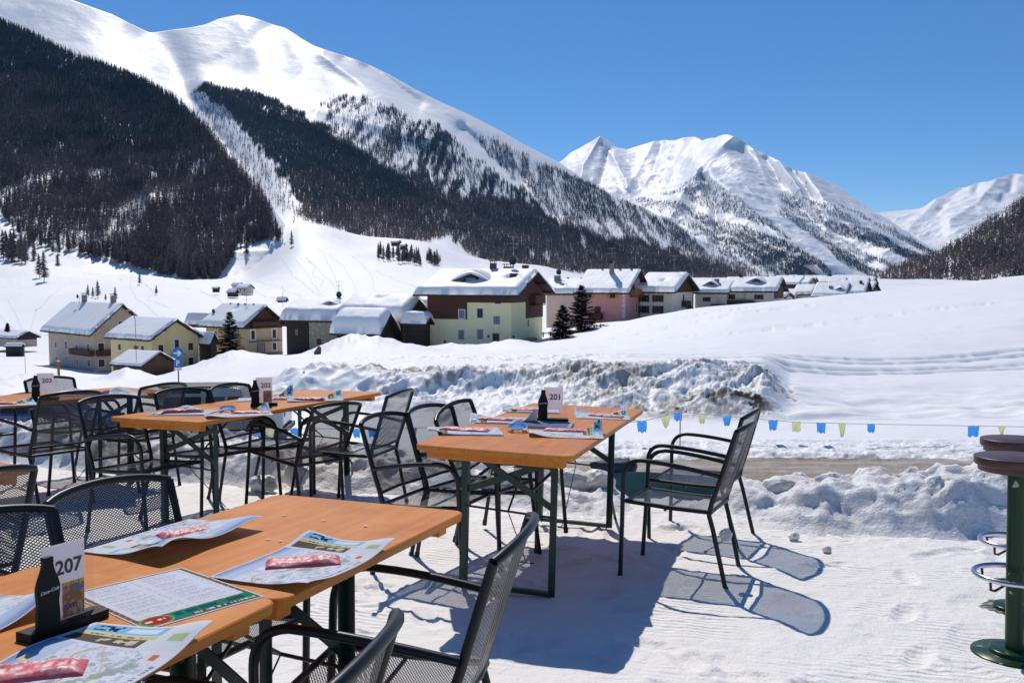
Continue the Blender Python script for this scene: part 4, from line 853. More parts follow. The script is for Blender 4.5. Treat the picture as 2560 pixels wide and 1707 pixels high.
# ------------------------------------------------------------------ beer tables
def make_table(label, L=2.1, W=.8, H=.77, ends=((-.75,), (.75,)), lx=.24, seed=0):
    t = thing("beer_table", label, "table", "orange beer tables")
    # top: rounded board as a grid so that worn edges can be coloured
    r = .045; n = 5; poly = []
    for cx, cy, a0 in ((W/2 - r, L/2 - r, 0), (-W/2 + r, L/2 - r, 90), (-W/2 + r, -L/2 + r, 180), (W/2 - r, -L/2 + r, 270)):
        for k in range(n + 1): a = R(a0 + 90 * k / n); poly.append((cx + r * math.cos(a), cy + r * math.sin(a)))
    # resample long edges
    P2 = []; 
    for i in range(len(poly)):
        a, b = Vector(poly[i]), Vector(poly[(i + 1) % len(poly)]); m = max(1, int((b - a).length / .04))
        for k in range(m): P2.append(a.lerp(b, k / m))
    N = len(P2); th = .028; rings = [(-.030, 0, .0), (-.004, 0, .55), (0, -.003, 1.0), (0, -.0075 + .0, 1.0), (-.003, -th + .002, .8), (-.006, -th, .5)]
    V = []; cw = []
    for (ins, dz, wr) in rings:
        for p in P2:
            d = Vector((np.clip(p.x, -W/2 + r, W/2 - r), np.clip(p.y, -L/2 + r, L/2 - r))); nn = (p - d); nn = nn.normalized() if nn.length > 1e-6 else Vector((1, 0))
            q = p + nn * ins; V.append((q.x, q.y, H + dz)); cw.append(wr)
    Fq = [(i * N + k, (i + 1) * N + k, (i + 1) * N + (k + 1) % N, i * N + (k + 1) % N) for i in range(len(rings) - 1) for k in range(N)]
    me = bpy.data.meshes.new("tabletop"); me.from_pydata(V, [], Fq + [tuple(range(N)), tuple(range((len(rings) - 1) * N, len(rings) * N))[::-1]]); me.materials.append(M_TOP)
    at = me.color_attributes.new("Col", 'FLOAT_COLOR', 'POINT'); at.data.foreach_set("color", np.repeat(np.array(cw)[:, None], 4, 1).ravel().astype(np.float32))
    top = bpy.data.objects.new("tabletop", me); C.objects.link(top); top.parent = t
    for y in (-L/2 + .075, L/2 - .075):
        MB().box(-W/2 + .05, W/2 - .05, y - .028, y + .028, H - th - .042, H - th).build("batten", M_TOP, t, bevel=.004)
    MB().box(-.012, -.010, -L/2 + .03, L/2 - .03, H - th - .002, H - th + .0).build("board_joint", M_TOP, t)
    for (y0,) in ends:
        sgn = 1 if y0 > 0 else -1; zt = H - th
        for s in (-1, 1):
            lg = MB(); x = s * lx; lg.bar((x, y0, .0), (x, y0, zt), .036, .005); lg.bar((x - s * .0155, y0 - sgn * .015, 0), (x - s * .0155, y0 - sgn * .015, zt), .005, .034); lg.build("leg", M_GREEN, t)
        MB().bar((-lx, y0, .012), (lx, y0, .012), .03, .022).build("bottom_rail", M_GREEN, t)
        MB().bar((-lx, y0 - sgn * .006, zt - .02), (lx, y0 - sgn * .006, zt - .30), .006, .034).build("cross_brace", M_GREEN, t)
        MB().bar((lx, y0 - sgn * .013, zt - .06), (-lx, y0 - sgn * .013, zt - .24), .006, .034).build("cross_brace", M_GREEN, t)
        MB().tube([(-lx, y0, zt - .32), (lx, y0, zt - .34)], .006, 6).build("tie_rod", M_GREEN, t)
        MB().tube([(0, y0 - sgn * .45, zt - .02), (.0, y0, zt - .33)], .006, 6).build("folding_stay", M_GREEN, t)
        if sgn > 0: MB().bar((lx - .01, y0 + sgn * .01, .26), (lx - .01, y0 + sgn * .26, .0), .018, .006).build("ground_strut", M_GREEN, t)
        MB().tube([(.0, y0, zt - .33), (-.0, y0 - sgn * .34, .07), (-.03, y0 - sgn * .34, .055), (.05, y0 - sgn * .34, .055)], .003, 5).build("wire_hook", M_GREEN, t)
    return t
T201 = make_table("orange beer table at the right carrying the number card 201"); place(T201, .195, 5.189, .014, -.306, .003, .028)
T202 = make_table("orange beer table with green cross braces carrying the number card 202"); place(T202, -1.877, 6.626, -.006, -.426, .011, -.007)
T203 = make_table("orange beer table behind chairs at the left carrying the number card 203"); place(T203, -3.86, 6.98, 0, -.61)
T204 = make_table("orange beer table of which only one corner shows at the left edge"); place(T204, -2.93, 3.07, 0, -R(30))
AY = R(22); eV = Vector((math.sin(AY), math.cos(AY))); fm = Vector((-.505, 3.07))
TB = make_table("bare far half of the orange front table, joined to the one with card 207", L=1.0, W=.76, ends=((-.38,), (.0001,))); cB = fm - eV * .5; place(TB, cB.x, cB.y, -.002, -AY)
TA = make_table("orange front table carrying the menu and the number card 207", L=2.1, W=.76, ends=((-.75,), (.9,))); cA = fm - eV * 2.053; place(TA, cA.x, cA.y, .002, -AY)
# ------------------------------------------------------------------ bar stools
M_SEATW = mat("dark_red_brown_seat", (.075, .026, .020), .42, var=.35, vscale=25, spec=.5); M_CHROME = mat("polished_steel", (.6, .6, .6), .22, 1.0)
M_STGREEN = mat("chipped_green_paint", (.006, .042, .014), .28, var=.0, spec=.3)
n_ = M_STGREEN.node_tree; tc_ = n_.nodes.new("ShaderNodeTexCoord"); tn_ = n_.nodes.new("ShaderNodeTexNoise"); tn_.inputs["Scale"].default_value = 22; tn_.inputs["Detail"].default_value = 6; n_.links.new(tc_.outputs["Object"], tn_.inputs[0])
mr_ = n_.nodes.new("ShaderNodeMapRange"); mr_.inputs[1].default_value = .66; mr_.inputs[2].default_value = .69; n_.links.new(tn_.outputs[0], mr_.inputs[0]); mx_ = n_.nodes.new("ShaderNodeMix"); mx_.data_type = 'RGBA'; mx_.inputs[6].default_value = (.006, .042, .014, 1); mx_.inputs[7].default_value = (.35, .4, .33, 1)
n_.links.new(mr_.outputs[0], mx_.inputs[0]); n_.links.new(mx_.outputs[2], n_.nodes["Principled BSDF"].inputs["Base Color"])
def make_stool(label):
    t = thing("bar_stool", label, "bar stool", "bar stools at the right edge")
    MB().lathe([(0, .84), (.160, .84), (.1645, .838), (.165, .833), (.165, .808), (.160, .803), (.150, .803), (.150, .782), (.145, .778), (0, .778)], 48).build("seat", M_SEATW, t)
    MB().tube([(0, 0, .02), (0, 0, .78)], .037, 28).build("post", M_STGREEN, t)
    MB().lathe([(0, .004), (.165, .004), (.168, .0), (.168, -.02)], 48).build("base_plate", M_STGREEN, t)
    MB().lathe([(0, .022), (.092, .022), (.098, .018), (.098, .004)], 40).build("base_disc", M_STGREEN, t)
    ring = [(.158 * math.cos(a), .158 * math.sin(a), .335) for a in np.linspace(0, 2 * math.pi, 48, endpoint=False)]
    fr = MB().tube(ring, .0115, 12, closed=True).build("foot_ring", M_CHROME, t)
    for a in (205, 25, 115, 295):
        c, s = math.cos(R(a)), math.sin(R(a)); MB().tube([(.158 * c, .158 * s, .33), (.155 * c, .155 * s, .292), (.13 * c, .13 * s, .285), (.03 * c, .03 * s, .31)], .0055, 8).build("bracket", M_BLACKTUBE, fr)
    return t
S1 = make_stool("nearer bar stool with brown seat and chipped green post at right"); place(S1, 2.135, 3.70, -.012)
S2 = copy_tree(S1); S2['label'] = "farther bar stool, its brown seat showing behind the nearer one"; place(S2, 2.475, 4.29, -.02)
# ------------------------------------------------------------------ village
M_BEIGE = mat("beige_render", (.56, .44, .36), .9, var=.12, vscale=.6); M_YELLOW = mat("yellow_render", (.80, .64, .32), .9, var=.1, vscale=.6)
M_PEACH = mat("peach_render", (.68, .46, .29), .9, var=.1, vscale=.6); M_PALE = mat("pale_yellow_render", (.95, .86, .50), .9, var=.07, vscale=.5)
M_PINK = mat("pink_render", (.72, .34, .29), .9, var=.12, vscale=.5); M_SALMON = mat("salmon_render", (.82, .58, .46), .9, var=.08, vscale=.5)
M_CREAM = mat("cream_render", (.80, .69, .55), .9, var=.08, vscale=.5); M_GREYG = mat("grey_green_render", (.66, .65, .53), .9, var=.08, vscale=.5)
M_OLDST = mat("flaking_old_plaster", (.50, .43, .31), .95, var=.4, vscale=2.2); M_PLINTH = mat("grey_plinth", (.2, .2, .21), .9, var=.15, vscale=1)
M_WHITE = mat("white_trim", (.72, .72, .70), .7); M_DWOOD = mat("roof_timber", (.045, .026, .020), .8, var=.3, vscale=4)
M_BOARD = wood_planks("brown_boards", (.07, .022, .013), (.13, .046, .026), .22); M_BARN = wood_planks("blackened_barn_boards", (.020, .014, .012), (.045, .030, .022), .25)
M_BOARDV = wood_planks("weathered_red_boards", (.07, .032, .018), (.16, .08, .045), .18, horiz=False); M_SHUT = mat("brown_shutter", (.06, .03, .022), .7); M_SHUTY = mat("yellow_shutter", (.5, .26, .04), .6)
M_PANE = mat("window_glass", (.018, .016, .016), .25, spec=.3); M_CURT = mat("curtain_behind_glass", (.20, .21, .22), .3, spec=.4); M_STONE = mat("chimney_stone", (.3, .27, .23), .9, var=.3, vscale=3); M_DARKM = mat("dark_metal", (.02, .02, .022), .5); M_BRICK = mat("brick_red", (.2, .07, .05), .9)
M_BALC = mat("orange_brown_balcony", (.30, .12, .045), .6, var=.2, vscale=3); M_GREYM = mat("grey_metal", (.35, .36, .37), .4, .5)
def win(parent, face, a, z, w, h, frame=M_WHITE, pane=M_PANE, shut=None, La=0, deep=.08, border=.12, open_=True):
    """face 'f': front wall y=0 (a = metres left of corner); face 's': gable wall x=0 (a = metres back)"""
    def bx(m, a0, a1, d0, d1, z0, z1):
        if face == 'f': m.box(-a1, -a0, -d1, -d0, z0, z1)
        else: m.box(d0, d1, a0, a1, z0, z1)
    f = MB(); b = border
    bx(f, a - w/2 - b, a - w/2, -.02, .035, z - b, z + h + b); bx(f, a + w/2, a + w/2 + b, -.02, .035, z - b, z + h + b)
    bx(f, a - w/2, a + w/2, -.02, .035, z + h, z + h + b); bx(f, a - w/2, a + w/2, -.02, .06, z - b, z)
    o = f.build("window", frame, parent)
    p = MB(); bx(p, a - w/2, a + w/2, -.1, .012, z, z + h); p.build("pane", pane, o)
    q = MB(); bx(q, a - .025, a + .025, .012, .022, z, z + h); bx(q, a - w/2, a - w/2 + .05, .012, .022, z, z + h); bx(q, a + w/2 - .05, a + w/2, .012, .022, z, z + h); q.build("sash", M_SHUT, o)
    if shut:
        for p0, p1 in ((a - w/2 - w*.55, a - w/2 - .02), (a + w/2 + .02, a + w/2 + w*.55)): s = MB(); bx(s, p0, p1, .037, .08, z - .02, z + h + .02); s.build("shutter", shut, o)
    return o
def snow_slab(parent, x0, x1, pts, th, seed, noise=.12, over=.25, holes=(), name="snow_cover"):
    """snow lying on a folded roof; pts = [(y,z),...] section across the roof, extruded along x"""
    nx, nyy = 60, 44; xs_ = np.linspace(x0 - over, x1 + over, nx)
    py = np.array([p[0] for p in pts], float); pz = np.array([p[1] for p in pts], float); d0 = np.concatenate([[0], np.cumsum(np.hypot(np.diff(py), np.diff(pz)))])
    t = np.linspace(0, 1, nyy); t = t * d0[-1]; Y = np.interp(t, d0, py); Z = np.interp(t, d0, pz)
    k = np.array([.25, .5, .25]); Zs = Z.copy()
    for _ in range(3): Zs[1:-1] = np.convolve(Zs, k, 'valid')
    e = np.minimum(np.minimum((xs_ - xs_[0])[None, :], (xs_[-1] - xs_)[None, :]), np.minimum(t, t[-1] - t)[:, None])
    rad = th * .9; q = np.clip(e / rad, 0, 1); round_ = np.sqrt(np.clip(1 - (1 - q) ** 2, 0, 1))
    X2, Y2 = np.meshgrid(xs_, Y); nz = fbm(X2 / 3 + seed, Y2 / 3, seed, 4) * noise * 2 + fbm(X2 / .8 + seed, Y2 / .8, seed + 5, 3) * noise * .5
    tf = .7 + (.9 if th > .9 else .45) * (1 - np.clip((Z - Z.min()) / max(Z.max() - Z.min(), .1), 0, 1))[:, None] ** .8
    top = np.maximum(Zs, Z)[:, None] + (th * tf * (1 + nz / max(th, .2) * .8)) * round_
    for (hx, hy, hr, hd) in holes: top -= hd * np.exp(-(((X2 - hx) / hr) ** 2 + ((Y2 - hy) / hr) ** 2))
    bot = (Z[:, None] + .01) + 0 * X2
    wob = fbm(X2 / .9, Y2 / .9 + seed, seed + 9, 3) * .3 * (1 - q)
    V = np.concatenate([np.stack([X2, Y2 + wob * np.sign(Y2 - Y.mean()), top], -1).reshape(-1, 3), np.stack([X2, Y2, bot], -1).reshape(-1, 3)])
    g = gridfaces(nyy, nx); n = nyy * nx; per = list(range(nx)) + [i * nx + nx - 1 for i in range(1, nyy)] + [(nyy - 1) * nx + i for i in range(nx - 2, -1, -1)] + [i * nx for i in range(nyy - 2, 0, -1)]
    per = np.array(per); p2 = np.roll(per, -1); side = np.stack([per, p2, p2 + n, per + n], -1)
    return mesh_np(name, V, np.concatenate([g, g[:, ::-1] + n, side]), M_ROOFSNOW, parent=parent)
def house(name, label, u, v, Ypx, phi, uL, uR, veave, vapex, wall, th=.55, over=.9, gable=None, plinth=None, cat="house", deep=1.2, group=None, verge=None, seed=1, La=None, Lb=None, pitch=None, holes=(), snow=True, apexf=.5):
    """corner foot pixel (u,v), pixels-per-metre distance; phi = turn of the front wall; ridge parallel to the front"""
    Y = Ypx; phi = R(phi); x, _, z = [float(c) for c in ray(u, v, Y)]
    a = np.array([-math.cos(phi), math.sin(phi)]); b = np.array([math.sin(phi), math.cos(phi)])
    def solve(d, ut):
        best = (1e9, 1)
        for L in np.linspace(.5, 45, 900):
            uu_ = pix(x + d[0] * L, Y + d[1] * L, z + 2)[0]
            if abs(uu_ - ut) < best[0]: best = (abs(uu_ - ut), L)
        return best[1]
    La = La or solve(a, uL); Lb = Lb or solve(b, uR)
    he = float(ray(u, veave, Y)[2]) - z; ya = Y + b[1] * Lb * apexf; ha = float(ray(u, vapex, ya)[2]) - z
    t = thing(name, label, cat, group); t.location = (x, Y, z); t.rotation_euler = (0, 0, -phi)
    verge = over if verge is None else verge; pk = Lb * apexf
    w = MB(); n0 = len(w.v); d = -deep
    w.add([(0, 0, d), (0, Lb, d), (0, Lb, he), (0, pk, ha - .12), (0, 0, he), (-La, 0, d), (-La, Lb, d), (-La, Lb, he), (-La, pk, ha - .12), (-La, 0, he)],
          [(0, 1, 2, 3, 4), (5, 9, 8, 7, 6), (0, 4, 9, 5), (1, 6, 7, 2), (4, 3, 8, 9), (3, 2, 7, 8)])
    w.build("wall", wall, t)
    if plinth: MB().box(-La - .03, .03, -.03, Lb + .03, d, plinth).build("plinth", M_PLINTH, t)
    if gable:
        g0 = gable[1] * he; w2 = MB(); f = .035
        def ed(y): return he + (ha - .14 - he) * (y / pk if y < pk else (Lb - y) / (Lb - pk))
        w2.add([(f, -.0, g0), (f, Lb, g0), (f, Lb, he - .02), (f, pk, ha - .16), (f, 0, he - .02), (.002, -.0, g0), (.002, Lb, g0), (.002, Lb, he - .02), (.002, pk, ha - .16), (.002, 0, he - .02)],
               [(0, 1, 2, 3, 4), (0, 5, 6, 1), (1, 6, 7, 2), (4, 9, 5, 0)])
        w2.build("gable_boards", gable[0], t)
    s1 = (ha - he) / pk; s2 = (ha - he) / (Lb - pk); rt = .26
    r = MB(); x0, x1 = -La - verge, verge
    for (ya_, za, yb, zb) in ((-over, he - s1 * over, pk, ha), (Lb + over, he - s2 * over, pk, ha)):
        r.add([(x0, ya_, za), (x1, ya_, za), (x1, yb, zb), (x0, yb, zb), (x0, ya_, za + rt), (x1, ya_, za + rt), (x1, yb, zb + rt), (x0, yb, zb + rt)],
              [(0, 1, 2, 3), (7, 6, 5, 4), (0, 4, 5, 1), (1, 5, 6, 2), (3, 7, 4, 0)])
    for k in range(int(La / .9)):
        xx = -.4 - k * .9; r.bar((xx, -over + .05, he - s1 * over - .06), (xx, .0, he - .06), .1, .14)
    for yy_, zz_ in ((.0, he - .12), (Lb, he - .12), (pk, ha - .14), (pk * .5, (he + ha) / 2 - .12), ((Lb + pk) / 2, (he + ha) / 2 - .12)):
        r.box(.0, verge - .05, yy_ - .09, yy_ + .09, zz_ - .1, zz_ + .08)
    roof = r.build("roof", M_DWOOD, t)
    if snow:
        snow_slab(roof, x0, x1, [(-over, he - s1 * over + rt), (pk, ha + rt), (Lb + over, he - s2 * over + rt)], th, seed, over=-.06, holes=holes)
    t['dims'] = 0; del t['dims']
    return t, La, Lb, he, ha, (s1, pk, roof)
def zroof(H, y): t, La, Lb, he, ha, (s1, pk, roof) = H; return he + s1 * y if y < pk else ha - s1 * (y - pk)
def chimney(H, a, y, w=.5, h=1.2, m=M_STONE, cap=True, dish=False, cyl=False, base=.3):
    t = H[0]; z = zroof(H, y); b = MB().box(-a - w/2, -a + w/2, y - w/2, y + w/2, z - base, z + h)
    b = MB().box(-a - w/2, -a + w/2, y - w/2, y + w/2, z - base, z + h + .35); h += .35; o = b.build("chimney", m, H[5][2])
    if cap:
        c = MB()
        for sx_ in (-1, 1):
            for sy_ in (-1, 1): c.box(-a + sx_ * w * .4 - .04, -a + sx_ * w * .4 + .04, y + sy_ * w * .4 - .04, y + sy_ * w * .4 + .04, z + h, z + h + .3)
        c.box(-a - w * .62, -a + w * .62, y - w * .62, y + w * .62, z + h + .3, z + h + .4); c.build("cap", M_DARKM, H[5][2])
    return o
def dish(H, a, y, r=.5, up=.6):
    z = zroof(H, y) + .3
    d = MB().tube([(-a, y, z - .5), (-a, y, z + up)], .04, 6)
    vs = [(-a + .15, y - .12, z + up)]; n = 20
    for k in range(n): q = 2 * math.pi * k / n; vs.append((-a + r * math.cos(q), y - .35 + .25 * math.sin(q) * 0, z + up + r * math.sin(q)))
    fs = [(0, 1 + k, 1 + (k + 1) % n) for k in range(n)]; d.add(vs, fs, True); d.add([(p[0], p[1] + .03, p[2]) for p in vs], [f[::-1] for f in fs], True)
    d.build("satellite_dish", M_DARKM, H[0])
def aerial(H, a, y, h=3, bars=((.95, 1.2), (.75, .9), (.5, 1.4))):
    z = zroof(H, y); d = MB().tube([(-a, y, z), (-a, y, z + h)], .03, 5)
    for f, w in bars:
        d.tube([(-a - w/2, y, z + h * f), (-a + w/2, y, z + h * f)], .022, 5)
        for k in range(4): d.tube([(-a - w/2 + k * w/3, y - .3, z + h * f), (-a - w/2 + k * w/3, y + .3, z + h * f)], .014, 4)
    d.build("aerial", M_GREYM, H[0])
def balcony(H, face, a0, a1, z, depth=1.1, h=1.0, m=M_BOARD):
    b = MB()
    def bx(p0, p1, d0, d1, z0, z1):
        if face == 'f': b.box(-p1, -p0, -d1, -d0, z0, z1)
        else: b.box(d0, d1, p0, p1, z0, z1)
    bx(a0, a1, .04, depth, z - .12, z); bx(a0, a1, depth - .06, depth, z + .12, z + h); bx(a0, a0 + .06, .04, depth - .06, z + .12, z + h); bx(a1 - .06, a1, .04, depth - .06, z + .12, z + h)
    for k in (0, .5, 1): p = a0 + .05 + (a1 - a0 - .15) * k; bx(p, p + .1, depth - .16, depth - .06, z - .12, z + h - .02)
    return b.build("balcony", m, H[0])
def dormer(H, a, y, w=2.2, h=1.0, m=M_DWOOD, snow=.5):
    t = H[0]; z = zroof(H, y) + snow * .9; d = MB(); y0 = y; y1 = y + 2.2; hw_ = w / 2; MB().box(-a - hw_, -a + hw_, y0 + .02, y0 + 1.2, z - snow * .9 - .1, z).build('dormer_base', m, H[5][2])
    d.add([(-a - hw_, y0, z), (-a + hw_, y0, z), (-a, y0, z + h), (-a - hw_, y1, z + .3), (-a + hw_, y1, z + .3), (-a, y1, z + h)], [(0, 1, 2), (0, 2, 5, 3), (1, 4, 5, 2)])
    o = d.build("dormer", m, H[5][2]); g = MB().box(-a - w * .2, -a + w * .2, y0 - .02, y0 + .02, z + h * .3, z + h * .58); g.build("dormer_window", M_CURT, H[5][2])
    snow_slab2(H[5][2], a, y0 - .3, y1 + .4, w * .78, z + .12, h, snow)
def snow_slab2(par, a, y0, y1, hw_, z, h, th):
    n = 21; m_ = 12; V = []
    for j in range(m_):
        f = j / (m_ - 1); y = y0 + (y1 - y0) * f; e = min(1, f * 5)
        for i in range(n):
            q = -1 + 2 * i / (n - 1); V.append((-a + q * hw_ * 1.15, y, z + h * (1 - abs(q) ** 1.4) * 1.0 + th * (1 - abs(q) ** 3) * (.35 + .65 * math.sqrt(e)) - .06))
    k = len(V)
    for j in range(m_):
        y = y0 + (y1 - y0) * j / (m_ - 1)
        for i in range(n): q = -1 + 2 * i / (n - 1); V.append((-a + q * hw_ * 1.15, y, z + h * (1 - abs(q)) - .02))
    g = gridfaces(m_, n); fr = np.array([(i, i + 1, k + i + 1, k + i) for i in range(n - 1)])
    mesh_np("snow_cover", np.array(V), np.concatenate([g, g[:, ::-1] + k, fr]), M_ROOFSNOW, parent=par)
YD = lambda ppm: F_PX / ppm
# --- big beige house
H = house("house", "three storey beige house with grey plinth, farthest left of the near village houses", 238, 940, YD(13.2), 42, 123, 372, 826, 764, M_BEIGE, th=.6, over=1.2, plinth=.9, seed=2)
La = H[1]
for k, (f, w, h) in enumerate(((.22, .9, 1.3), (.62, 1.1, 1.5), (.88, .8, 1.2))) if False else []: pass
for f, w in ((.12, 1.2), (.36, .8), (.60, 1.15), (.83, .8)):
    win(H[0], 'f', La * f, 1.7, w, 1.3 if w > 1 else 1.1, border=.14); win(H[0], 'f', La * f, 4.5, w, 1.5 if w > 1 else 1.2, border=.14)
for f in (.36, .62): win(H[0], 'f', La * f, 7.4, .9, .7, border=.05)
for f in (.12, .45): win(H[0], 's', H[2] * f, 4.5, 1.1, 1.7); win(H[0], 's', H[2] * f, 1.7, 1.1, 1.4)
win(H[0], 's', H[2] * .5, 9.2, 1.0, 1.0, border=.06)
balcony(H, 's', .2, H[2] * .75, 3.9, m=M_BOARD); balcony(H, 'f', -.1, La * .42, 3.9, m=M_BOARD); balcony(H, 's', H[2] * .3, H[2] * .7, 7.0)
chimney(H, La * .75, 5.2, .8, 1.6, M_STONE); chimney(H, La * .18, 5.6, .8, 1.8); dish(H, La * .80, 4.6, .45, 1.9)
# --- yellow house
H = house("house", "yellow two storey house in front of the big beige house", 382, 936, YD(15.2), 36, 278, 497, 846, 802, M_YELLOW, th=.5, over=.75, seed=3)
La = H[1]
for f in (.22, .78): win(H[0], 'f', La * f, 3.6, .8, 1.0, border=.06); win(H[0], 'f', La * f, 1.0, .8, 1.1, border=.06)
for f in (.18, .82): win(H[0], 's', H[2] * f, 3.6, .9, 1.2, border=.06); win(H[0], 's', H[2] * f, 1.0, .9, 1.3, border=.06)
win(H[0], 's', H[2] * .52, 3.2, .8, 2.3, border=.22, pane=M_PANE); balcony(H, 's', H[2] * .38, H[2] * .66, 3.0, .7, .15, M_STONE)
# --- small shed in front
H = house("shed", "small brown wooden shed with thin snow roof in front of the yellow house", 356, 942, YD(17.5), 30, 283, 438, 915, 884, M_BOARDV, th=.22, over=.45, seed=4, cat="shed")
# --- brown and peach house behind the spruce
H = house("house", "peach house with brown boarded gable behind the small spruce", 612, 893, YD(14.2), 36, 516, 706, 812, 768, M_PEACH, th=.65, over=1.0, gable=(M_BOARD, .86), plinth=.55, seed=5, holes=((-6, 3, .8, .35),))
La = H[1]
for f in (.3, .75): win(H[0], 'f', La * f, 3.0, .9, 1.3, border=.18); win(H[0], 'f', La * f, .6, .9, 1.2, border=.15)
for f in (.22, .78): win(H[0], 's', H[2] * f, 3.1, .75, 1.5, border=.28)
win(H[0], 's', H[2] * .78, .9, .8, 1.3, border=.2); win(H[0], 's', H[2] * .42, .1, 1.5, 2.1, border=.08, frame=M_SHUT, pane=M_CURT)
MB().box(.04, .9, H[2] * .12, H[2] * .92, 2.55, 2.68).build("canopy", M_PLINTH, H[0]); balcony(H, 's', H[2] * .15, H[2] * .85, 5.3, .9, .9)
for a_ in (.2, .42, .6, .8): chimney(H, La * a_, H[5][1] * .93, .35, .5, M_DARKM, cap=False)
dish(H, La * .95, 1.6, .45, .7); aerial(H, La * .42, H[5][1], 2.6)
# low annex left of it
H = house("annex", "low dark annex squeezed between the yellow and the peach house", 528, 893, YD(14.6), 36, 497, 540, 850, 836, M_BARN, th=.35, over=.5, seed=6, cat="annex")
# --- dark barn with stone wall
H = house("barn", "old barn half black timber and half flaking plaster with a gap beside it", 842, 895, YD(16.0), 20, 718, 880, 798, 757, M_OLDST, th=1.0, over=.9, Lb=9, seed=7, cat="barn")
La = H[1]; MB().box(-La - .02, -La * .55, -.06, .0, -1, H[3]).build("timber_cladding", M_BARN, H[0]); MB().box(-La - .05, -La - .021, -.06, H[2] * .5, -1, H[3]).build("timber_cladding", M_BARN, H[0])
win(H[0], 'f', La * .35, 2.1, .7, .8, border=.06, frame=M_SHUT); 
win(H[0], 'f', La * .8, 3.4, .5, 1.0, border=.05, frame=M_SHUT, pane=M_CURT); H[0].children[-1].location = (0, -.06, 0)
dormer(H, La * .22, 1.6, 3.4, 1.3, M_BARN, .5); dish(H, La * .22, H[5][1], .5, 1.0); aerial(H, La * .24, H[5][1], 3.6); chimney(H, La * .2, H[5][1] * .95, .8, .4, M_DARKM, cap=False)
# --- dark barns under very thick snow
H = house("barn", "black timber barn under a very thick snow cushion beside the pale yellow house", 1006, 880, YD(17.2), 24, 858, 1070, 800, 752, M_BARN, th=1.25, over=.8, seed=8, cat="barn", holes=((-5.5, 3.0, .8, .5),))
H2 = house("barn", "lower black barn with rounded snow loaf in front of the taller barn", 948, 886, YD(18.0), 22, 842, 985, 826, 788, M_BARN, th=1.25, over=.8, seed=9, cat="barn")
H3 = house("shed", "little shed roof carrying a round snow bulge at the pale yellow house", 1062, 850, YD(17.8), 20, 1012, 1075, 808, 797, M_BARN, th=1.1, over=.5, seed=10, cat="shed")
H4 = house("house", "cream house peeping out behind the black barns", 1066, 800, YD(14.0), 24, 1012, 1090, 764, 742, M_CREAM, th=.9, over=.8, Lb=8, seed=11)
# --- pale yellow house with brown upper part (wall borders stepped)
PY = YD(17.9)
H = house("house", "large pale yellow house with stepped brown boarding under a thick snowy roof", 1278, 874, PY, 21, 1070, 1356, 731, 684, M_PALE, th=.85, over=1.5, seed=12, verge=1.7, holes=((-8.6, 2.6, 1.1, .75), (-1.5, 3.4, .6, .6)))
t, La, Lb, he, ha, rr_ = H
bb = MB()
zA, zB = (870 - 796) / 17.9, (870 - 753) / 17.9      # steps of the boarding
def bh(a0, a1, z0): bb.box(-a1, -a0, -.07, -.0, z0, he - .0)
s1_ = La * .52
bh(s1_, La + .05, zA); bh(0, s1_, zB); bb.box(0, .07, -.07, Lb * .44, zB, he); bb.box(0.0, .07, Lb * .44, Lb + .05, zA, he); bb.box(-La - .06, -La, -.07, Lb, zA, he)
def edg(y): return he + (ha - .14 - he) * (y / rr_[1] if y < rr_[1] else (Lb - y) / (Lb - rr_[1]))
bb.add([(.07, 0, he), (.07, Lb, he), (.07, rr_[1], ha - .15)], [(0, 1, 2)])
bb.build("brown_boarding", M_BOARD, t)
for (u_, v0, w, h, fr, pn) in ((1157, 780, .85, 1.15, M_WHITE, M_CURT), (1202, 783, .85, 1.3, M_WHITE, M_PANE), (1243, 803, .95, 1.1, M_WHITE, M_CURT), (1155, 834, .85, 1.3, M_WHITE, M_CURT), (1202, 837, .85, 1.35, M_WHITE, M_CURT), (1246, 751, .8, .95, M_SHUT, M_PANE), (1154, 871, .85, .5, M_WHITE, M_CURT), (1201, 873, .85, .35, M_WHITE, M_PANE)):
    a = La * (1278 - u_) / (1278 - 1070.); win(t, 'f', a, (870 - v0) / 17.9 - (1278 - u_) * .006, w, h, frame=fr, pane=pn, border=.13 if fr is M_WHITE else .05)
    if v0 in (780, 751): t.children[-1].location = (0, -.07, 0)
a = La * (1278 - 1241) / 208.; MB().box(-a - .5, -a + .5, -.05, .0, -.6, 2.25).build("door", M_BOARDV, t); MB().box(-a - .68, -a - .5, -.04, .0, -.6, 2.4).box(-a + .5, -a + .62, -.04, 0, -.6, 2.4).build("door_frame", M_WHITE, t)
win(t, 's', Lb * .52, 2.9, .5, 1.0, border=.08); win(t, 's', Lb * .55, 5.2, .5, 1.0, frame=M_SHUT, border=.04); t.children[-1].location = (.07, 0, 0)
balcony(H, 's', Lb * .58, Lb * .92, he - 1.9, .9, 1.4, M_BOARD); MB().box(.1, .9, Lb * .3, Lb * .62, -.8, 1.25).build("lean_to", M_OLDST, t)
for u_, v_ in ((1114, 855), (1223, 838), (1285, 838)): a = La * (1278 - u_) / 208.; MB().box(-a - .12, -a + .12, -.2, -.0, (870 - v_) / 17.9 - .15, (870 - v_) / 17.9 + .2).build("wall_lamp", M_DARKM, t)
dormer(H, La * .53, 1.6, 3.8, 1.25, M_DWOOD, .75)
chimney(H, La * .03 + .6, 3.6, .9, .9, M_DARKM, cap=False); chimney(H, La * .42, rr_[1], .8, 1.2, M_BRICK); chimney(H, La * .26, rr_[1] + 1, 1.2, 1.1, M_BRICK); chimney(H, La * .04, rr_[1] + .5, .8, 1.1, M_BRICK, cap=False)
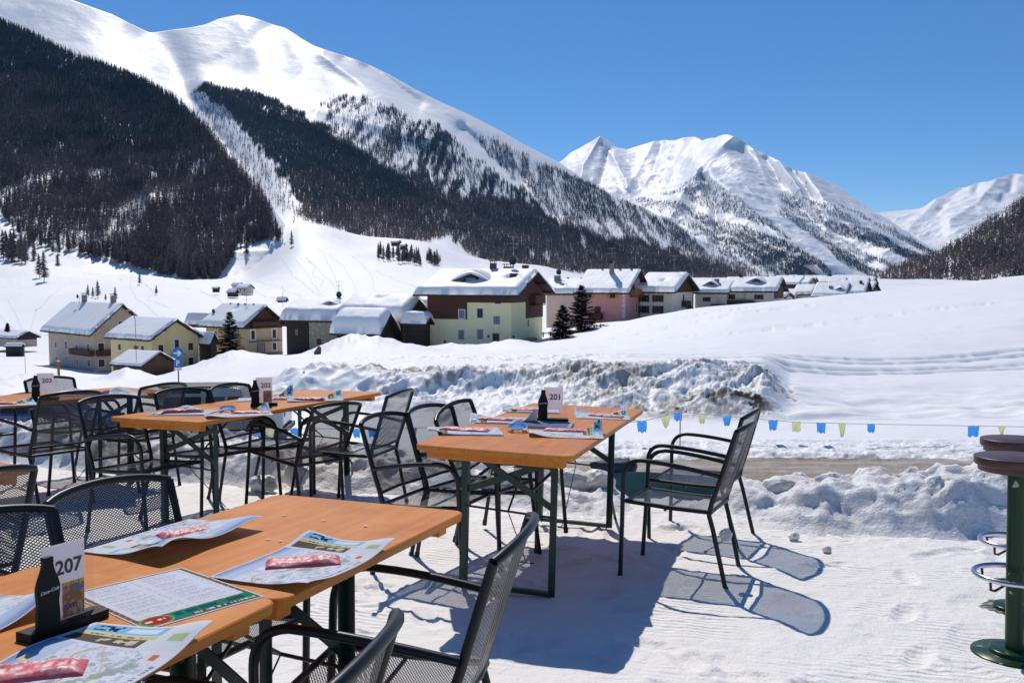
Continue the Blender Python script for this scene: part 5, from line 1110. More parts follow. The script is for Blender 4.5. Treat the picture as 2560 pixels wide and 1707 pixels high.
dish(H, La * .17, rr_[1], .62, 1.6); aerial(H, La * .17, rr_[1], 5.5, ((.97, 1.3), (.8, 1.6), (.68, 1.2)))
# --- salmon wing, pink house
H = house("house", "salmon house with plain wall between the pale yellow house and the spruces", 1562, 806, YD(14.0), 20, 1366, 1600, 733, 706, M_SALMON, th=.8, over=.8, Lb=8, seed=13)
chimney(H, H[1] * .92, 3.0, 1.0, 1.4, M_STONE, cap=False); dish(H, H[1] * .90, 3.2, .5, 2.0); aerial(H, H[1] * .90, 4.0, 4.6)
for a_ in (.45, .62, .8): chimney(H, H[1] * a_, H[5][1], .35, .6, M_BRICK, cap=False)
H = house("house", "pink house with painted gable and orange balcony behind the spruces", 1564, 800, YD(14.2), 30, 1452, 1611, 724, 679, M_PINK, th=.45, over=1.1, seed=14)
t, La, Lb, he, ha, rr_ = H
for f in (.22, .8): win(t, 'f', La * f * .9 + .8, he - 1.5, 1.0, 1.1, frame=M_SHUTY, shut=M_SHUTY, border=.05)
win(t, 'f', La * .62, .1, 1.0, 2.1, frame=M_SHUT, pane=M_SHUT, border=.1); win(t, 'f', La * .93, 1.2, .9, 1.6, frame=M_SHUT, border=.1)
for k in range(12): MB().box(-.55 - .12 * (k % 2), -.1, -.03, 0, k * .45 + .1, k * .45 + .42).build("quoin", M_WHITE if k % 2 else M_GREYG, t)
for f in (.25, .55, .78): win(t, 's', Lb * f, 1.2, .5, 1.6, frame=M_WHITE, pane=M_PINK if f < .3 else M_SHUT, border=.05)
for f in (.38, .72): win(t, 's', Lb * f, he - .9, .8, 1.7, frame=M_SHUTY, shut=M_SHUTY, border=.08)
balcony(H, 's', Lb * .18, Lb * .95, he - 1.2, 1.1, 1.2, M_BALC); balcony(H, 'f', La * .5, La * .78, .1, 1.0, 1.1, M_BOARD)
chimney(H, La * .47, 3.2, .65, 2.6, M_STONE); dish(H, La * .47, 3.0, .45, 2.6); aerial(H, La * .47, 3.2, 5.2, ((.98, 1.4), (.8, 1.8)))
for a_ in (.1, .35, .75): chimney(H, La * a_, rr_[1], .35, .5, M_BRICK, cap=False)
# --- beige white house with outer stair
H = house("house", "cream house with brown gable and outside stairs right of the pink house", 1680, 792, YD(14.0), 28, 1600, 1733, 727, 690, M_CREAM, th=.8, over=1.1, gable=(M_BOARD, .93), seed=15, holes=((-2.5, 2.6, .6, .4),))
t, La, Lb, he, ha, rr_ = H
for f in (.42, .86): win(t, 'f', La * f + .1, he - 2.0, 1.0, 1.2, shut=M_SHUT, border=.05); win(t, 'f', La * f + .1, .6, 1.0, 1.3, shut=M_SHUT, border=.05)
win(t, 's', Lb * .52, he - 2.8, .6, 2.0, frame=M_SHUT, pane=M_SHUT, border=.06); balcony(H, 's', Lb * .42, Lb * .66, he - 2.9, .9, 1.0, M_SHUT)
MB().bar((.7, Lb * .6, he - 2.9), (.7, Lb * 1.02, .2), .5, .5).build("outside_stair", M_SHUT, t); MB().box(-.06, .04, Lb - .35, Lb + .04, -1, he).build("corner_post", M_DWOOD, t)
aerial(H, La * .3, rr_[1], 3.8, ((.98, 1.8), (.8, .9))); chimney(H, La * .16, rr_[1], .6, .5, M_GREYM, cap=False)
# --- grey green pair
H = house("house", "low grey green wing with small dormer beside the long grey house", 1815, 775, YD(13.2), 26, 1738, 1836, 731, 708, M_GREYG, th=.5, over=.7, Lb=8, seed=16)
win(H[0], 'f', H[1] * .62, 1.6, .7, .8, shut=M_SHUT, border=.04); win(H[0], 'f', H[1] * .22, .8, .7, 1.6, frame=M_WHITE, pane=M_SALMON, border=.05); dormer(H, H[1] * .55, 1.4, 2.0, .9); chimney(H, H[1] * .4, 2.4, .8, 1.2, M_STONE, cap=False); balcony(H, 'f', 0, H[1] * .45, .2, 1.0, .9, M_SHUT)
H = house("house", "long grey green house with brown balcony and dormer near the field crest", 1934, 768, YD(13.4), 28, 1813, 1955, 726, 699, M_GREYG, th=.55, over=.9, gable=(M_BOARD, .5), Lb=9, seed=17)
t, La, Lb, he, ha, rr_ = H
for f, s_ in ((.3, M_SHUT), (.88, M_SHUT)): win(t, 'f', La * f, he - 1.7, .8, .9, shut=s_, border=.04)
win(t, 'f', La * .6, he - 1.9, .6, 1.5, pane=M_SALMON, border=.05); b_ = balcony(H, 'f', La * .42, La * .98, .35, 1.0, .9, M_SHUT); MB().bar((-La * .42, -.6, .8), (-La * .25, -.6, .0), .4, .8).build("outside_stair", M_SHUT, t)
dormer(H, La * .4, 1.5, 2.6, 1.0); chimney(H, La * .8, rr_[1], .6, .7, M_DARKM, cap=False)
# --- far cluster at the right: roofs showing behind the crest
H = house("house", "ochre house with wavy snow roof and chimney near the far right trees", 2108, 752, YD(10.5), 32, 2036, 2122, 739, 711, M_YELLOW, th=.5, over=.7, Lb=9, seed=18); chimney(H, H[1] * .5, 2, .8, .8, M_STONE, cap=False); dormer(H, H[1] * .15, 1.2, 1.6, .7)
H = house("house", "ochre house with brown gable next to the last roof on the crest", 2156, 746, YD(10.5), 33, 2100, 2172, 733, 705, M_YELLOW, th=.5, over=.7, gable=(M_BOARD, .2), Lb=9, seed=19); chimney(H, H[1] * .2, 3, .6, .9, M_BRICK, cap=False)
H = house("house", "last small brown gabled house on the crest before the trees", 2176, 742, YD(9.0), 40, 2160, 2186, 728, 708, M_BOARD, th=.5, over=.6, Lb=7, seed=20)
H = house("house", "small white house between the long grey house and the ochre houses", 2026, 758, YD(10.0), 32, 1986, 2036, 735, 716, M_CREAM, th=.5, over=.6, Lb=8, seed=21); win(H[0], 'f', H[1] * .5, .2, .8, .8, border=.05)
H = house("house", "low cream house with snow roof just right of the long grey house", 1985, 762, YD(10.0), 32, 1955, 1992, 745, 728, M_CREAM, th=.6, over=.6, Lb=7, seed=22)
H = house("house", "low house with snow roof tucked beside the long grey house", 1960, 768, YD(11.0), 32, 1938, 1966, 744, 735, M_CREAM, th=.5, over=.5, Lb=7, seed=23)
# --- left distance
H = house("house", "low beige house with dark gable at the left edge of the valley", 44, 858, YD(9.0), 30, -30, 92, 844, 830, M_BEIGE, th=.5, over=.8, gable=(M_DWOOD, .55), seed=24)
H = house("shed", "dark hut half buried in snow below the low beige house", 54, 884, YD(10), 10, 14, 60, 866, 862, M_BARN, th=.5, over=.3, seed=25, cat="hut")
H = house("house", "distant white farmhouse in the hamlet under the forest tip", 618, 730, YD(4.2), 24, 592, 633, 720, 712, M_CREAM, th=.7, over=.8, seed=26); win(H[0], 'f', 2, .6, .9, 1.0, border=.05); win(H[0], 'f', 5, .6, .9, 1.0, border=.05)
H = house("house", "brown hut below the distant white farmhouse", 588, 737, YD(4.4), 24, 568, 596, 730, 724, M_BOARD, th=.6, over=.5, seed=27, cat="hut")
H = house("house", "brown hut left of the hamlet under the forest tip", 544, 726, YD(4.2), 10, 531, 549, 721, 718, M_BARN, th=.5, over=.4, seed=28, cat="hut")
H = house("house", "snowed in hut roof right of the hamlet under the forest tip", 712, 756, YD(5), 10, 694, 718, 751, 746, M_BOARD, th=1.2, over=.6, seed=29, cat="hut")
H = house("house", "farther snowy roof of the hamlet behind the white farmhouse", 600, 716, YD(3.9), 20, 580, 608, 713, 708, M_CREAM, th=.8, over=.6, seed=30)
H = house("house", "snow covered hut above the long grove on the slope", 1012, 622, YD(2.4), 15, 1000, 1018, 615, 610, M_BOARD, th=1.0, over=.8, seed=31, cat="hut")
H = house("house", "snow covered hut left of the other one above the long grove", 996, 612, YD(2.3), 15, 978, 1002, 606, 601, M_BARN, th=1.0, over=.8, seed=32, cat="hut")
H = house("house", "long roof showing between the yellow and the peach house", 520, 806, YD(11), 20, 468, 528, 802, 790, M_BOARD, th=.7, over=.6, seed=33)
# tiny distant village on the valley floor
g = random.Random(5)
for i in range(34):
    u_ = g.uniform(1955, 2180); v_ = 712 + g.uniform(-8, 22) ; ppm = 2.2 + (v_ - 700) * .13
    w_ = g.uniform(7, 12) * ppm * .75
    house("house", "tiny distant snow roofed house on the valley floor", u_, v_, YD(ppm), g.uniform(26, 45), u_ - w_, u_ + w_ * .35, v_ - 3.4 * ppm, v_ - 5.6 * ppm, [M_BEIGE, M_BOARD, M_CREAM, M_YELLOW][i % 4], th=.7, over=.6, seed=40 + i, group="tiny distant houses on the valley floor", deep=6, Lb=9)
# --- spruces by the pink house and the peach house
def spruce(u, v, Y, h, rad, label, seed, n=900):
    t = thing("spruce_tree", label, "tree"); x, _, z = [float(c) for c in ray(u, v, Y)]; t.location = (x, Y, z)
    MB().tube([(0, 0, -.3), (0, 0, h * .5), (0, 0, h * .97)], [.16, .1, .02], 8).build("trunk", M_DWOOD, t)
    g = random.Random(seed); V = []; Fq = []
    nb = 230
    for i in range(nb):
        tt_ = (i + g.random()) / nb; zb = h * (.03 + .96 * tt_); L = rad * ((1 - tt_) ** .85 + .03) * g.uniform(.6, 1.15); q = g.random() * 6.283; c, s = math.cos(q), math.sin(q); dr = -.28 + .5 * tt_
        m_ = max(3, int(L / .16))
        for k in range(m_ * 5):
            f = (g.random() ** .7); p = Vector((c * L * f, s * L * f, zb + dr * L * f + .12 * L * f * f)); sw = .30 * L * (1 - f * .75)
            sd = g.uniform(-1, 1); p += Vector((-s * sd * sw, c * sd * sw, -abs(sd) * .06 - g.random() * .05)); d = Vector((c + -s * sd * .8, s + c * sd * .8, g.uniform(-.45, .25))).normalized(); wd = Vector((-d.y, d.x, g.uniform(-.5, .5))).normalized() * g.uniform(.045, .08) * (1 + h / 12); ll = g.uniform(.14, .3) * (1 + h / 14)
            o_ = len(V); V += [tuple(p - wd), tuple(p + wd), tuple(p + d * ll)]; Fq.append((o_, o_ + 1, o_ + 2))
    mesh_np("crown", np.array(V), np.array(Fq), mat("spruce_needles", (.028, .048, .026), .9, var=.5, vscale=1.5, spec=.15), smooth=False, parent=t)
spruce(1453, 842, YD(17.2), 7.6, 3.0, "taller dark spruce in front of the salmon and pink houses", 1)
spruce(1407, 850, YD(18.5), 4.8, 2.0, "smaller dark spruce right of the pale yellow house", 2)
spruce(576, 892, YD(15.4), 7.4, 2.6, "dark spruce in front of the peach house", 3)
spruce(19, 828, YD(9.5), 2.2, .8, "small dark spruce behind the low beige house at the left", 4)
# --- wooden fences
M_FW = mat("grey_fence_wood", (.16, .13, .11), .9, var=.3, vscale=5)
def fence(label, pts, Y, h):
    t = thing("wooden_fence", label, "fence"); P = [Vector([float(c) for c in ray(u, v, Y + k * .8)]) for k, (u, v) in enumerate(pts)]; t.location = P[0]
    for p in P: MB().box(p.x - P[0].x - .09, p.x - P[0].x + .09, p.y - P[0].y - .08, p.y - P[0].y + .08, p.z - P[0].z - .3, p.z - P[0].z + h).build("post", M_FW, t)
    for a, b in zip(P[:-1], P[1:]): a = a - P[0]; b = b - P[0]; MB().bar((a.x - .3, a.y - .1, a.z + h - .25), (b.x + .5, b.y - .1, b.z + h - .1), .08, .14).build("rail", M_FW, t)
fence("weathered post and rail fence on the snow right of the taller spruce", [(1485, 838), (1501, 833), (1532, 835)], YD(17.5), 1.35)
fence("low rail fence half buried between the pale yellow house and the spruces", [(1358, 838), (1376, 838), (1394, 836)], YD(16.5), .5)
# --- street signs and lamps
M_SBLUE = mat("sign_blue", (.01, .16, .50), .45); M_SWHITE = mat("sign_white", (.75, .75, .75), .5); M_RUST = mat("rusty_pole", (.15, .07, .04), .8)
def discxz(mb, cx, cz, r, y0, y1, n=32, mi=0): mb.prism([(cx + r * math.cos(2*math.pi*k/n), cz + r * math.sin(2*math.pi*k/n)) for k in range(n)], y0, y1, mi, fn=lambda a, b, c: (a, c, b))
YS = 50.0; ps = F_PX / YS; x, _, z = [float(c) for c in ray(446, 958, YS)]
t = thing("road_sign", "round blue arrow sign above a square blue parking sign on a pole", "sign"); t.location = (x, YS, z); zz = lambda v: (958 - v) / ps
MB().tube([(0, .04, -1.2), (0, .04, zz(866))], .035, 8).build("pole", M_RUST, t)
m_ = MB(); discxz(m_, .02, zz(882), 14.5 / ps, -.02, .0); d_ = m_.build("arrow_disc", M_SBLUE, t)
ar = [(-.24, -.045), (.02, -.045), (-.06, -.16), (.06, -.16), (.23, 0), (.06, .16), (-.06, .16), (.02, .045), (-.24, .045)]
MB().prism([(a + .02, b + zz(882)) for a, b in ar], -.030, -.021, fn=lambda a, b, c: (a, c, b)).build("arrow", M_SWHITE, d_)
hw_ = 9.5 / ps; pp = MB().box(-hw_, hw_, -.02, 0, zz(917), zz(898)).build("parking_panel", M_SBLUE, t)
L_ = text_mesh("P", .42, M_SWHITE, pp, "letter", bold=.01); L_.location = (0, -.024, zz(907.5)); L_.rotation_euler = (R(90), 0, 0)
MB().box(-hw_, hw_, -.02, 0, zz(925), zz(918)).build("lower_panel", M_SWHITE, t)
YS = 120.; x, _, z = [float(c) for c in ray(341, 905, YS)]; ps = F_PX / YS
t = thing("street_lamp", "tall thin street lamp arching over the yellow house with a red brown ball", "street lamp"); t.location = (x, YS, z); zz = lambda v: (905 - v) / ps
MB().tube([(0, 0, 0), (0, 0, zz(800)), (-.15, 0, zz(782)), (-.5, 0, zz(775)), (-.9, 0, zz(775))], .05, 8).build("pole", M_GREYM, t); MB().box(-1.1, -.6, -.12, .12, zz(777), zz(774)).build("lamp_head", M_GREYM, t)
b_ = MB(); discxz(b_, 0, zz(868), .28, -.15, .15, 20); b_.build("ball", mat("red_brown_ball", (.22, .05, .03), .6), t)
YS = 68.; x, _, z = [float(c) for c in ray(147, 937, YS)]; ps = F_PX / YS
t = thing("wooden_post", "ochre wooden post with side arm in front of the big beige house", "post"); t.location = (x, YS, z)
MB().box(-.07, .07, -.07, .07, -.6, 1.05).build("post", mat("ochre_wood", (.30, .13, .04), .8), t); MB().bar((0, 0, .85), (.38, 0, .75), .04, .04).build("side_arm", M_FW, t); snow_cap = MB().box(-.09, .09, -.09, .09, 1.05, 1.1).build("snow_cap", M_ROOFSNOW, t)
YS = 90.; x, _, z = [float(c) for c in ray(64, 935, YS)]
o = MB().tube([(0, 0, -.5), (0, 0, 2.9)], .03, 6).build("marker_pole", M_GREYM); o.location = (x, YS, z); tag(o, "thin grey marker pole on the snow left of the beige house", "pole")
x, y, z = terr_hit(707, 768, 150); o = MB().tube([(0, 0, 0), (0, 0, 7), (.5, 0, 7.6), (1.4, 0, 7.6)], .09, 6).build("street_lamp", M_GREYM); o.location = (x, y, z - .5); tag(o, "small distant street lamp between the peach house and the old barn", "street lamp")
# --- rocks showing in the ploughed snow left of the bank
M_ROCK = mat("brown_rock", (.17, .13, .09), .95, var=.45, vscale=3, bump=.6, bscale=5, bdist=.05)
for i, (u_, v_, Y_, sx_, sz_, lab) in enumerate(((936, 960, 42.5, .40, .24, "flat brown rock slab stuck in the snow above the rail fence chairs"), (902, 943, 43, .2, .26, "rounded brown rock left of the flat slab in the ploughed snow"), (884, 968, 41.5, .12, .3, "narrow dark rock leaning in the ploughed snow"), (760, 950, 42.5, .16, .42, "tall brown rock edge in the snow behind number card 202"), (738, 957, 42, .3, .22, "mottled brown rock behind number card 202"), (808, 952, 42, .09, .08, "tiny dark stone in the ploughed snow between the rocks"), (795, 884, 84, .4, .75, "ochre boulder wearing a snow cap in front of the old barn"), (1040, 962, 40.5, .55, .3, "dirty clod at the left foot of the ploughed bank"))):
    x, _, z = [float(c) for c in ray(u_, v_, Y_)]
    lab = lab.replace("above the rail fence chairs", "beyond the far end of table 202")
    chunk(x, Y_, z, sx_, .35, sz_, 300 + i, lab, name="rock", m=M_ROCK, world_=True)
for i, (u_, v_) in enumerate(((1217, 926), (1330, 940), (1350, 938), (1280, 985), (1318, 952), (1615, 958), (1520, 972), (1757, 914), (1776, 915), (1898, 928), (1910, 925), (1834, 970), (1720, 940), (1706, 970), (1232, 962), (1225, 1006), (1445, 968))):
    Y_ = 37.5 + 6.3 * (1040 - v_) / 120.; x, _, z = [float(c) for c in ray(u_, v_, Y_)]; r_ = .11 + .1 * ((i * 7) % 5) / 4
    chunk(x, Y_ - .3, z, r_, r_, r_ * .9, 400 + i, "dark earthy clod sticking out of the ploughed bank", "earthy clods in the ploughed bank", name="rock", m=M_ROCK, world_=True)
# ------------------------------------------------------------------ vehicles on the road below
M_WCAR = mat("white_car_paint", (.62, .62, .58), .3, coat=.5); M_BCAR = mat("blue_car_paint", (.012, .04, .20), .25, coat=.7); M_TYRE = mat("tyre", (.02, .02, .02), .85); M_RIM = mat("rim", (.45, .45, .45), .35, .6); M_BLK = mat("black_plastic", (.02, .02, .022), .6)
def vehicle(label, u, Y, yaw, L, W, Hh, belt, prof, roof, paint, wins, wx=(.95, -.95), wr=.38, sill=.42, spare=False, arch=M_BLK, z=None):
    """local x forward, y left; prof/roof = side outlines (x,z)"""
    t = thing("parked_car", label, "car"); x = float(ray(u, 1000, Y)[0]); z = hz(x, Y) if z is None else z; t.location = (x, Y, z); t.rotation_euler = (0, 0, yaw)
    b = MB(); b.prism(prof, -W/2, W/2, fn=lambda a, c, d: (a, d, c)); b.build("body", paint, t, bevel=.04)
    r = MB(); n = len(roof); tp = .88; zb = min(p[1] for p in roof); zt = max(p[1] for p in roof)
    vs = [(a, s * W/2 * (1 - (1 - tp) * (c - zb) / (zt - zb)) * .985, c) for s in (-1, 1) for a, c in roof]
    r.add(vs, [tuple(range(n)), tuple(range(2 * n - 1, n - 1, -1))] + [(i, n + i, n + (i + 1) % n, (i + 1) % n) for i in range(n)]); r.build("cabin", paint, t, bevel=.03)
    for w in wins:
        for s in (-1, 1):
            m = MB(); k = len(w); q = [(a, s * (W/2 * (1 - (1 - tp) * (c - zb) / (zt - zb)) * .985 + .006), c) for a, c in w]; q2 = [(a, y_ - s * .05, c) for a, y_, c in q]
            m.add(q + q2, [tuple(range(k)) if s > 0 else tuple(range(k))[::-1]] + [(i, (i + 1) % k, k + (i + 1) % k, k + i) for i in range(k)]); m.build("side_window", M_PANE, t)
    for xx in (wx[0] * L / 2 * .66, wx[1] * L / 2 * .64):
        for s in (-1, 1):
            y_ = s * (W/2 - .1)
            w = MB(); m_ = 28
            for ra, rb, y0, y1 in ((wr, wr * .62, -.11, .11),):
                vs = []; fs = []
                for k in range(m_):
                    q = 2 * math.pi * k / m_; c, s2 = math.cos(q), math.sin(q)
                    vs += [(xx + ra * c, y_ + y0, wr + ra * s2), (xx + ra * c, y_ + y1, wr + ra * s2), (xx + rb * c, y_ + y1, wr + rb * s2), (xx + rb * c, y_ + y0, wr + rb * s2)]
                for k in range(m_):
                    a = 4 * k; c_ = 4 * ((k + 1) % m_)
                    for j in range(4): fs.append((a + j, a + (j + 1) % 4, c_ + (j + 1) % 4, c_ + j))
                w.add(vs, fs, False)
            wh = w.build("wheel", M_TYRE, t)
            rm = MB(); rm.prism([(xx + wr * .6 * math.cos(2*math.pi*k/20), wr + wr * .6 * math.sin(2*math.pi*k/20)) for k in range(20)], y_ + s * .05 - .04, y_ + s * .05 + .04, fn=lambda a, c, d: (a, d, c)); rm.build("rim", M_RIM, wh)
            ar = MB(); R0, R1 = wr * 1.12, wr * 1.36; vs = []; fs = []; nn = 14
            for k in range(nn + 1):
                q = math.pi * k / nn; c, s2 = math.cos(q), math.sin(q)
                for rr in (R0, R1): vs += [(xx + rr * c, s * (W/2 - .06), wr + rr * s2), (xx + rr * c, s * (W/2 + .035), wr + rr * s2)]
            for k in range(nn):
                a = 4 * k; b2 = a + 4; fs += [(a, b2, b2 + 1, a + 1), (a + 1, b2 + 1, b2 + 3, a + 3), (a + 3, b2 + 3, b2 + 2, a + 2), (a + 2, b2 + 2, b2, a)]
            ar.add(vs, fs); ar.build("wheel_arch", arch, t)
            dk = MB(); dk.prism([(xx + R0 * math.cos(math.pi*k/12), wr + R0 * math.sin(math.pi*k/12)) for k in range(13)], s * (W/2 + .004) - .004, s * (W/2 + .004) + .004, fn=lambda a, c, d: (a, d, c)); dk.build("wheel_well", M_BLK, t)
    MB().box(-L/2 + .1, L/2 - .1, -W/2 - .012, W/2 + .012, sill - .12, sill - .04).build("sill", M_BLK, t)
    for s in (-1, 1):
        MB().box(L/2 - .03, L/2 + .012, s * W * .33 - .1, s * W * .33 + .1, belt - .32, belt - .14).build("headlight", M_PANE, t)
        MB().box(-.1, .08, s * (W/2 + .0) - .03, s * (W/2) + .03, belt - .16, belt - .12).build("door_handle", M_BLK, t)
        for xd in (L * .18, -L * .06): MB().box(xd - .006, xd + .006, s * (W/2 + .001) - .004, s * (W/2 + .001) + .004, sill, belt - .02).build("door_gap", M_BLK, t)
    MB().box(L/2 - .06, L/2 + .12, -W/2 + .02, W/2 - .02, sill - .08, sill + .1).build("bumper", M_BLK, t)
    if spare:
        sp = MB(); sp.prism([(.38 * math.cos(2*math.pi*k/24), .38 * math.sin(2*math.pi*k/24)) for k in range(24)], 0, .2, fn=lambda a, c, d: (-L/2 - d, a, c + 1.05)); sp.build("spare_wheel", M_TYRE, t)
        MB().box(-L/2 - .01, L * .06, -W/2 * .8, W/2 * .8, Hh, Hh + .05).build("roof_rack", M_BLK, t)
    return t
vehicle("old white off-road vehicle with black wheel arches parked below the terrace", 566, 33.0, R(4), 4.55, 1.79, 2.0, 1.22,
        [(-2.27, .45), (2.2, .45), (2.27, .6), (2.27, 1.08), (2.2, 1.15), (1.0, 1.22), (-2.27, 1.22)], [(-2.25, 1.2), (.98, 1.2), (.78, 1.78), (.7, 1.95), (.45, 2.0), (-2.1, 2.0), (-2.22, 1.95)], M_WCAR,
        [[(.86, 1.27), (.25, 1.27), (.25, 1.68), (.72, 1.68)], [(.15, 1.27), (-.55, 1.27), (-.55, 1.68), (.15, 1.68)], [(-.7, 1.27), (-2.05, 1.27), (-2.05, 1.68), (-.7, 1.68)], [(-.75, 1.8), (-1.95, 1.8), (-2.0, 1.86), (-1.95, 1.92), (-.75, 1.92), (-.7, 1.86)]], spare=True)
car_prof = [(-2.1, .3), (2.0, .3), (2.1, .45), (2.08, .72), (1.9, .82), (.95, .95), (-2.0, .98), (-2.12, .8)]
car_roof = [(-1.95, .94), (.98, .94), (.35, 1.36), (.1, 1.42), (-1.2, 1.44), (-1.6, 1.38)]
car_win = [[(.82, .98), (.0, .98), (.0, 1.34), (.3, 1.32)], [(-.1, .98), (-.95, .98), (-.95, 1.35), (-.1, 1.35)], [(-1.05, .98), (-1.7, .98), (-1.45, 1.3), (-1.05, 1.34)]]
vehicle("dark blue hatchback parked below the left tables", 118, 27.0, R(-4), 4.2, 1.72, 1.44, .98, car_prof, car_roof, M_BCAR, car_win, wr=.31, sill=.34)
vehicle("second blue car, only its roof and bonnet showing over the berm under table 202", 610, 24.5, R(2), 4.2, 1.72, 1.44, .98, car_prof, car_roof, M_BCAR, car_win, wr=.31, sill=.34, z=-4.3)
M_NAVY = mat("navy_cloth", (.012, .025, .08), .7, bump=.5, bscale=12)
chunk(.84, 7.35, .14, .2, .12, .12, 71, "dark blue bag lying behind the berm under the far end of table 201", name="bag", m=M_NAVY); bpy.context.scene.objects["bag"]["category"] = "bag"
# ------------------------------------------------------------------ things on the tables
M_PAPER = thin_cloth("printed_paper", (.8, .8, .8), .25, "Col"); M_SACHET = mat("printed_sachet", (.5, .05, .06), .5, attr="Col", bump=.5, bscale=60, bdist=.004); M_HBLACK = mat("black_plastic_stand", (.007, .006, .007), .5, spec=.25)
M_CARD = thin_cloth("white_card", (.86, .82, .86), .62); M_INK = mat("grey_ink", (.06, .06, .07), .6); M_LOGO = mat("silver_print", (.62, .62, .64), .5)
def acrylic():
    m = bpy.data.materials.new("clear_acrylic"); m.use_nodes = True; n = m.node_tree; n.nodes.clear(); o = n.nodes.new("ShaderNodeOutputMaterial"); t = n.nodes.new("ShaderNodeBsdfTransparent"); g = n.nodes.new("ShaderNodeBsdfGlossy"); g.inputs["Roughness"].default_value = .03
    mx = n.nodes.new("ShaderNodeMixShader"); f = n.nodes.new("ShaderNodeFresnel"); f.inputs[0].default_value = 1.18; t.inputs[0].default_value = (.97, .975, .98, 1)
    n.links.new(f.outputs[0], mx.inputs[0]); n.links.new(t.outputs[0], mx.inputs[1]); n.links.new(g.outputs[0], mx.inputs[2]); n.links.new(mx.outputs[0], o.inputs[0]); return m
M_ACR = acrylic(); M_GLASS = bpy.data.materials.new("clear_glass"); M_GLASS.use_nodes = True; p_ = M_GLASS.node_tree.nodes["Principled BSDF"]; p_.inputs["Transmission Weight"].default_value = .95; p_.inputs["Roughness"].default_value = .02; p_.inputs["Base Color"].default_value = (.97, .98, 1, 1)
def paint_map(x, y):
    """printed ski-map placemat; x along 0..1, y 0..1"""
    c = np.ones(x.shape + (3,)) * np.array((.80, .82, .88))
    def put(m, col, a=1.0): 
        m = np.clip(m, 0, 1)[..., None] * a; c[:] = c * (1 - m) + np.array(col) * m
    sky_ = (x > .02) * (x < .72) * (y > .78) * (y < .985); put(sky_, (.60, .68, .85)); put(sky_ * sstep(.86, .98, y), (.22, .32, .58), .8)
    mt = (x < .72) * (y > .08) * (y < .78); put(mt, (.80, .83, .90)); n = fbm(x * 13, y * 12, 5, 4, .7); put(mt * sstep(.04, .1, fbm(x * 9 + y * 6, y * 3 - x * 4, 9, 4, .6)), (.86, .9, .95))
    put(mt * sstep(.05, .1, n + .28 * np.exp(-((y - .30 - .12 * np.sin(x * 7)) / .07) ** 2) - .12), (.36, .43, .33), .85); put(mt * (vnoise(x * 90, y * 70, 21) > .8) * (y < .7), (.5, .55, .62), .6); put(mt * (np.abs(fbm(x * 5, y * 5, 23, 3)) < .012), (.55, .62, .75), .7); put(mt * sstep(.1, .13, fbm(x * 20, y * 20, 15, 3)) * (y < .6), (.45, .5, .6), .6)
    put(mt * (np.abs(y - .55 - .1 * np.sin(x * 13)) < .008), (.7, .35, .15), .8); put(mt * (np.abs(y - .42 - .14 * np.sin(x * 9 + 1)) < .006), (.8, .5, .1), .7)
    put((x > .73) * (x < .985) * (y > .02) * (y < .98), (.78, .80, .84)); put((x > .74) * (x < .83) * (y > .35) * (y < .95), (.16, .13, .10)); put((x > .76) * (x < .82) * (y > .4) * (y < .7) * (fbm(x * 40, y * 20, 2, 2) > 0), (.7, .65, .5))
    put((x > .83) * (x < .87) * (y > .3) * (y < .95), (.72, .66, .30)); put((x > .845) * (x < .86) * (y > .4) * (y < .85) * (vnoise(x * 0, y * 60, 3) > .45), (.15, .1, .1)); put((x > .88) * (x < .98) * (y > .3) * (y < .96), (.30, .58, .78)); put((x > .9) * (x < .965) * (y > .36) * (y < .62), (.75, .85, .92)); put((x > .9) * (x < .97) * (y > .68) * (y < .9) * (vnoise(x * 30, y * 50, 8) > .5), (.02, .05, .12))
    put((x > .82) * (x < .88) * (y > .06) * (y < .2), (.5, .62, .36)); put((x > .62) * (x < .72) * (y > .05) * (y < .2), (.85, .80, .82)); put((x > .64) * (x < .70) * (y > .1) * (y < .15) * (vnoise(x * 120, y * 0, 6) > .4), (.65, .25, .12)); put((x > .05) * (x < .6) * (y > .03) * (y < .06) * (vnoise(x * 160, y * 0, 4) > .45), (.3, .3, .4))
    put((x > .46) * (x < .52) * (y > .85) * (y < .93), (.82, .77, .45))
    return c
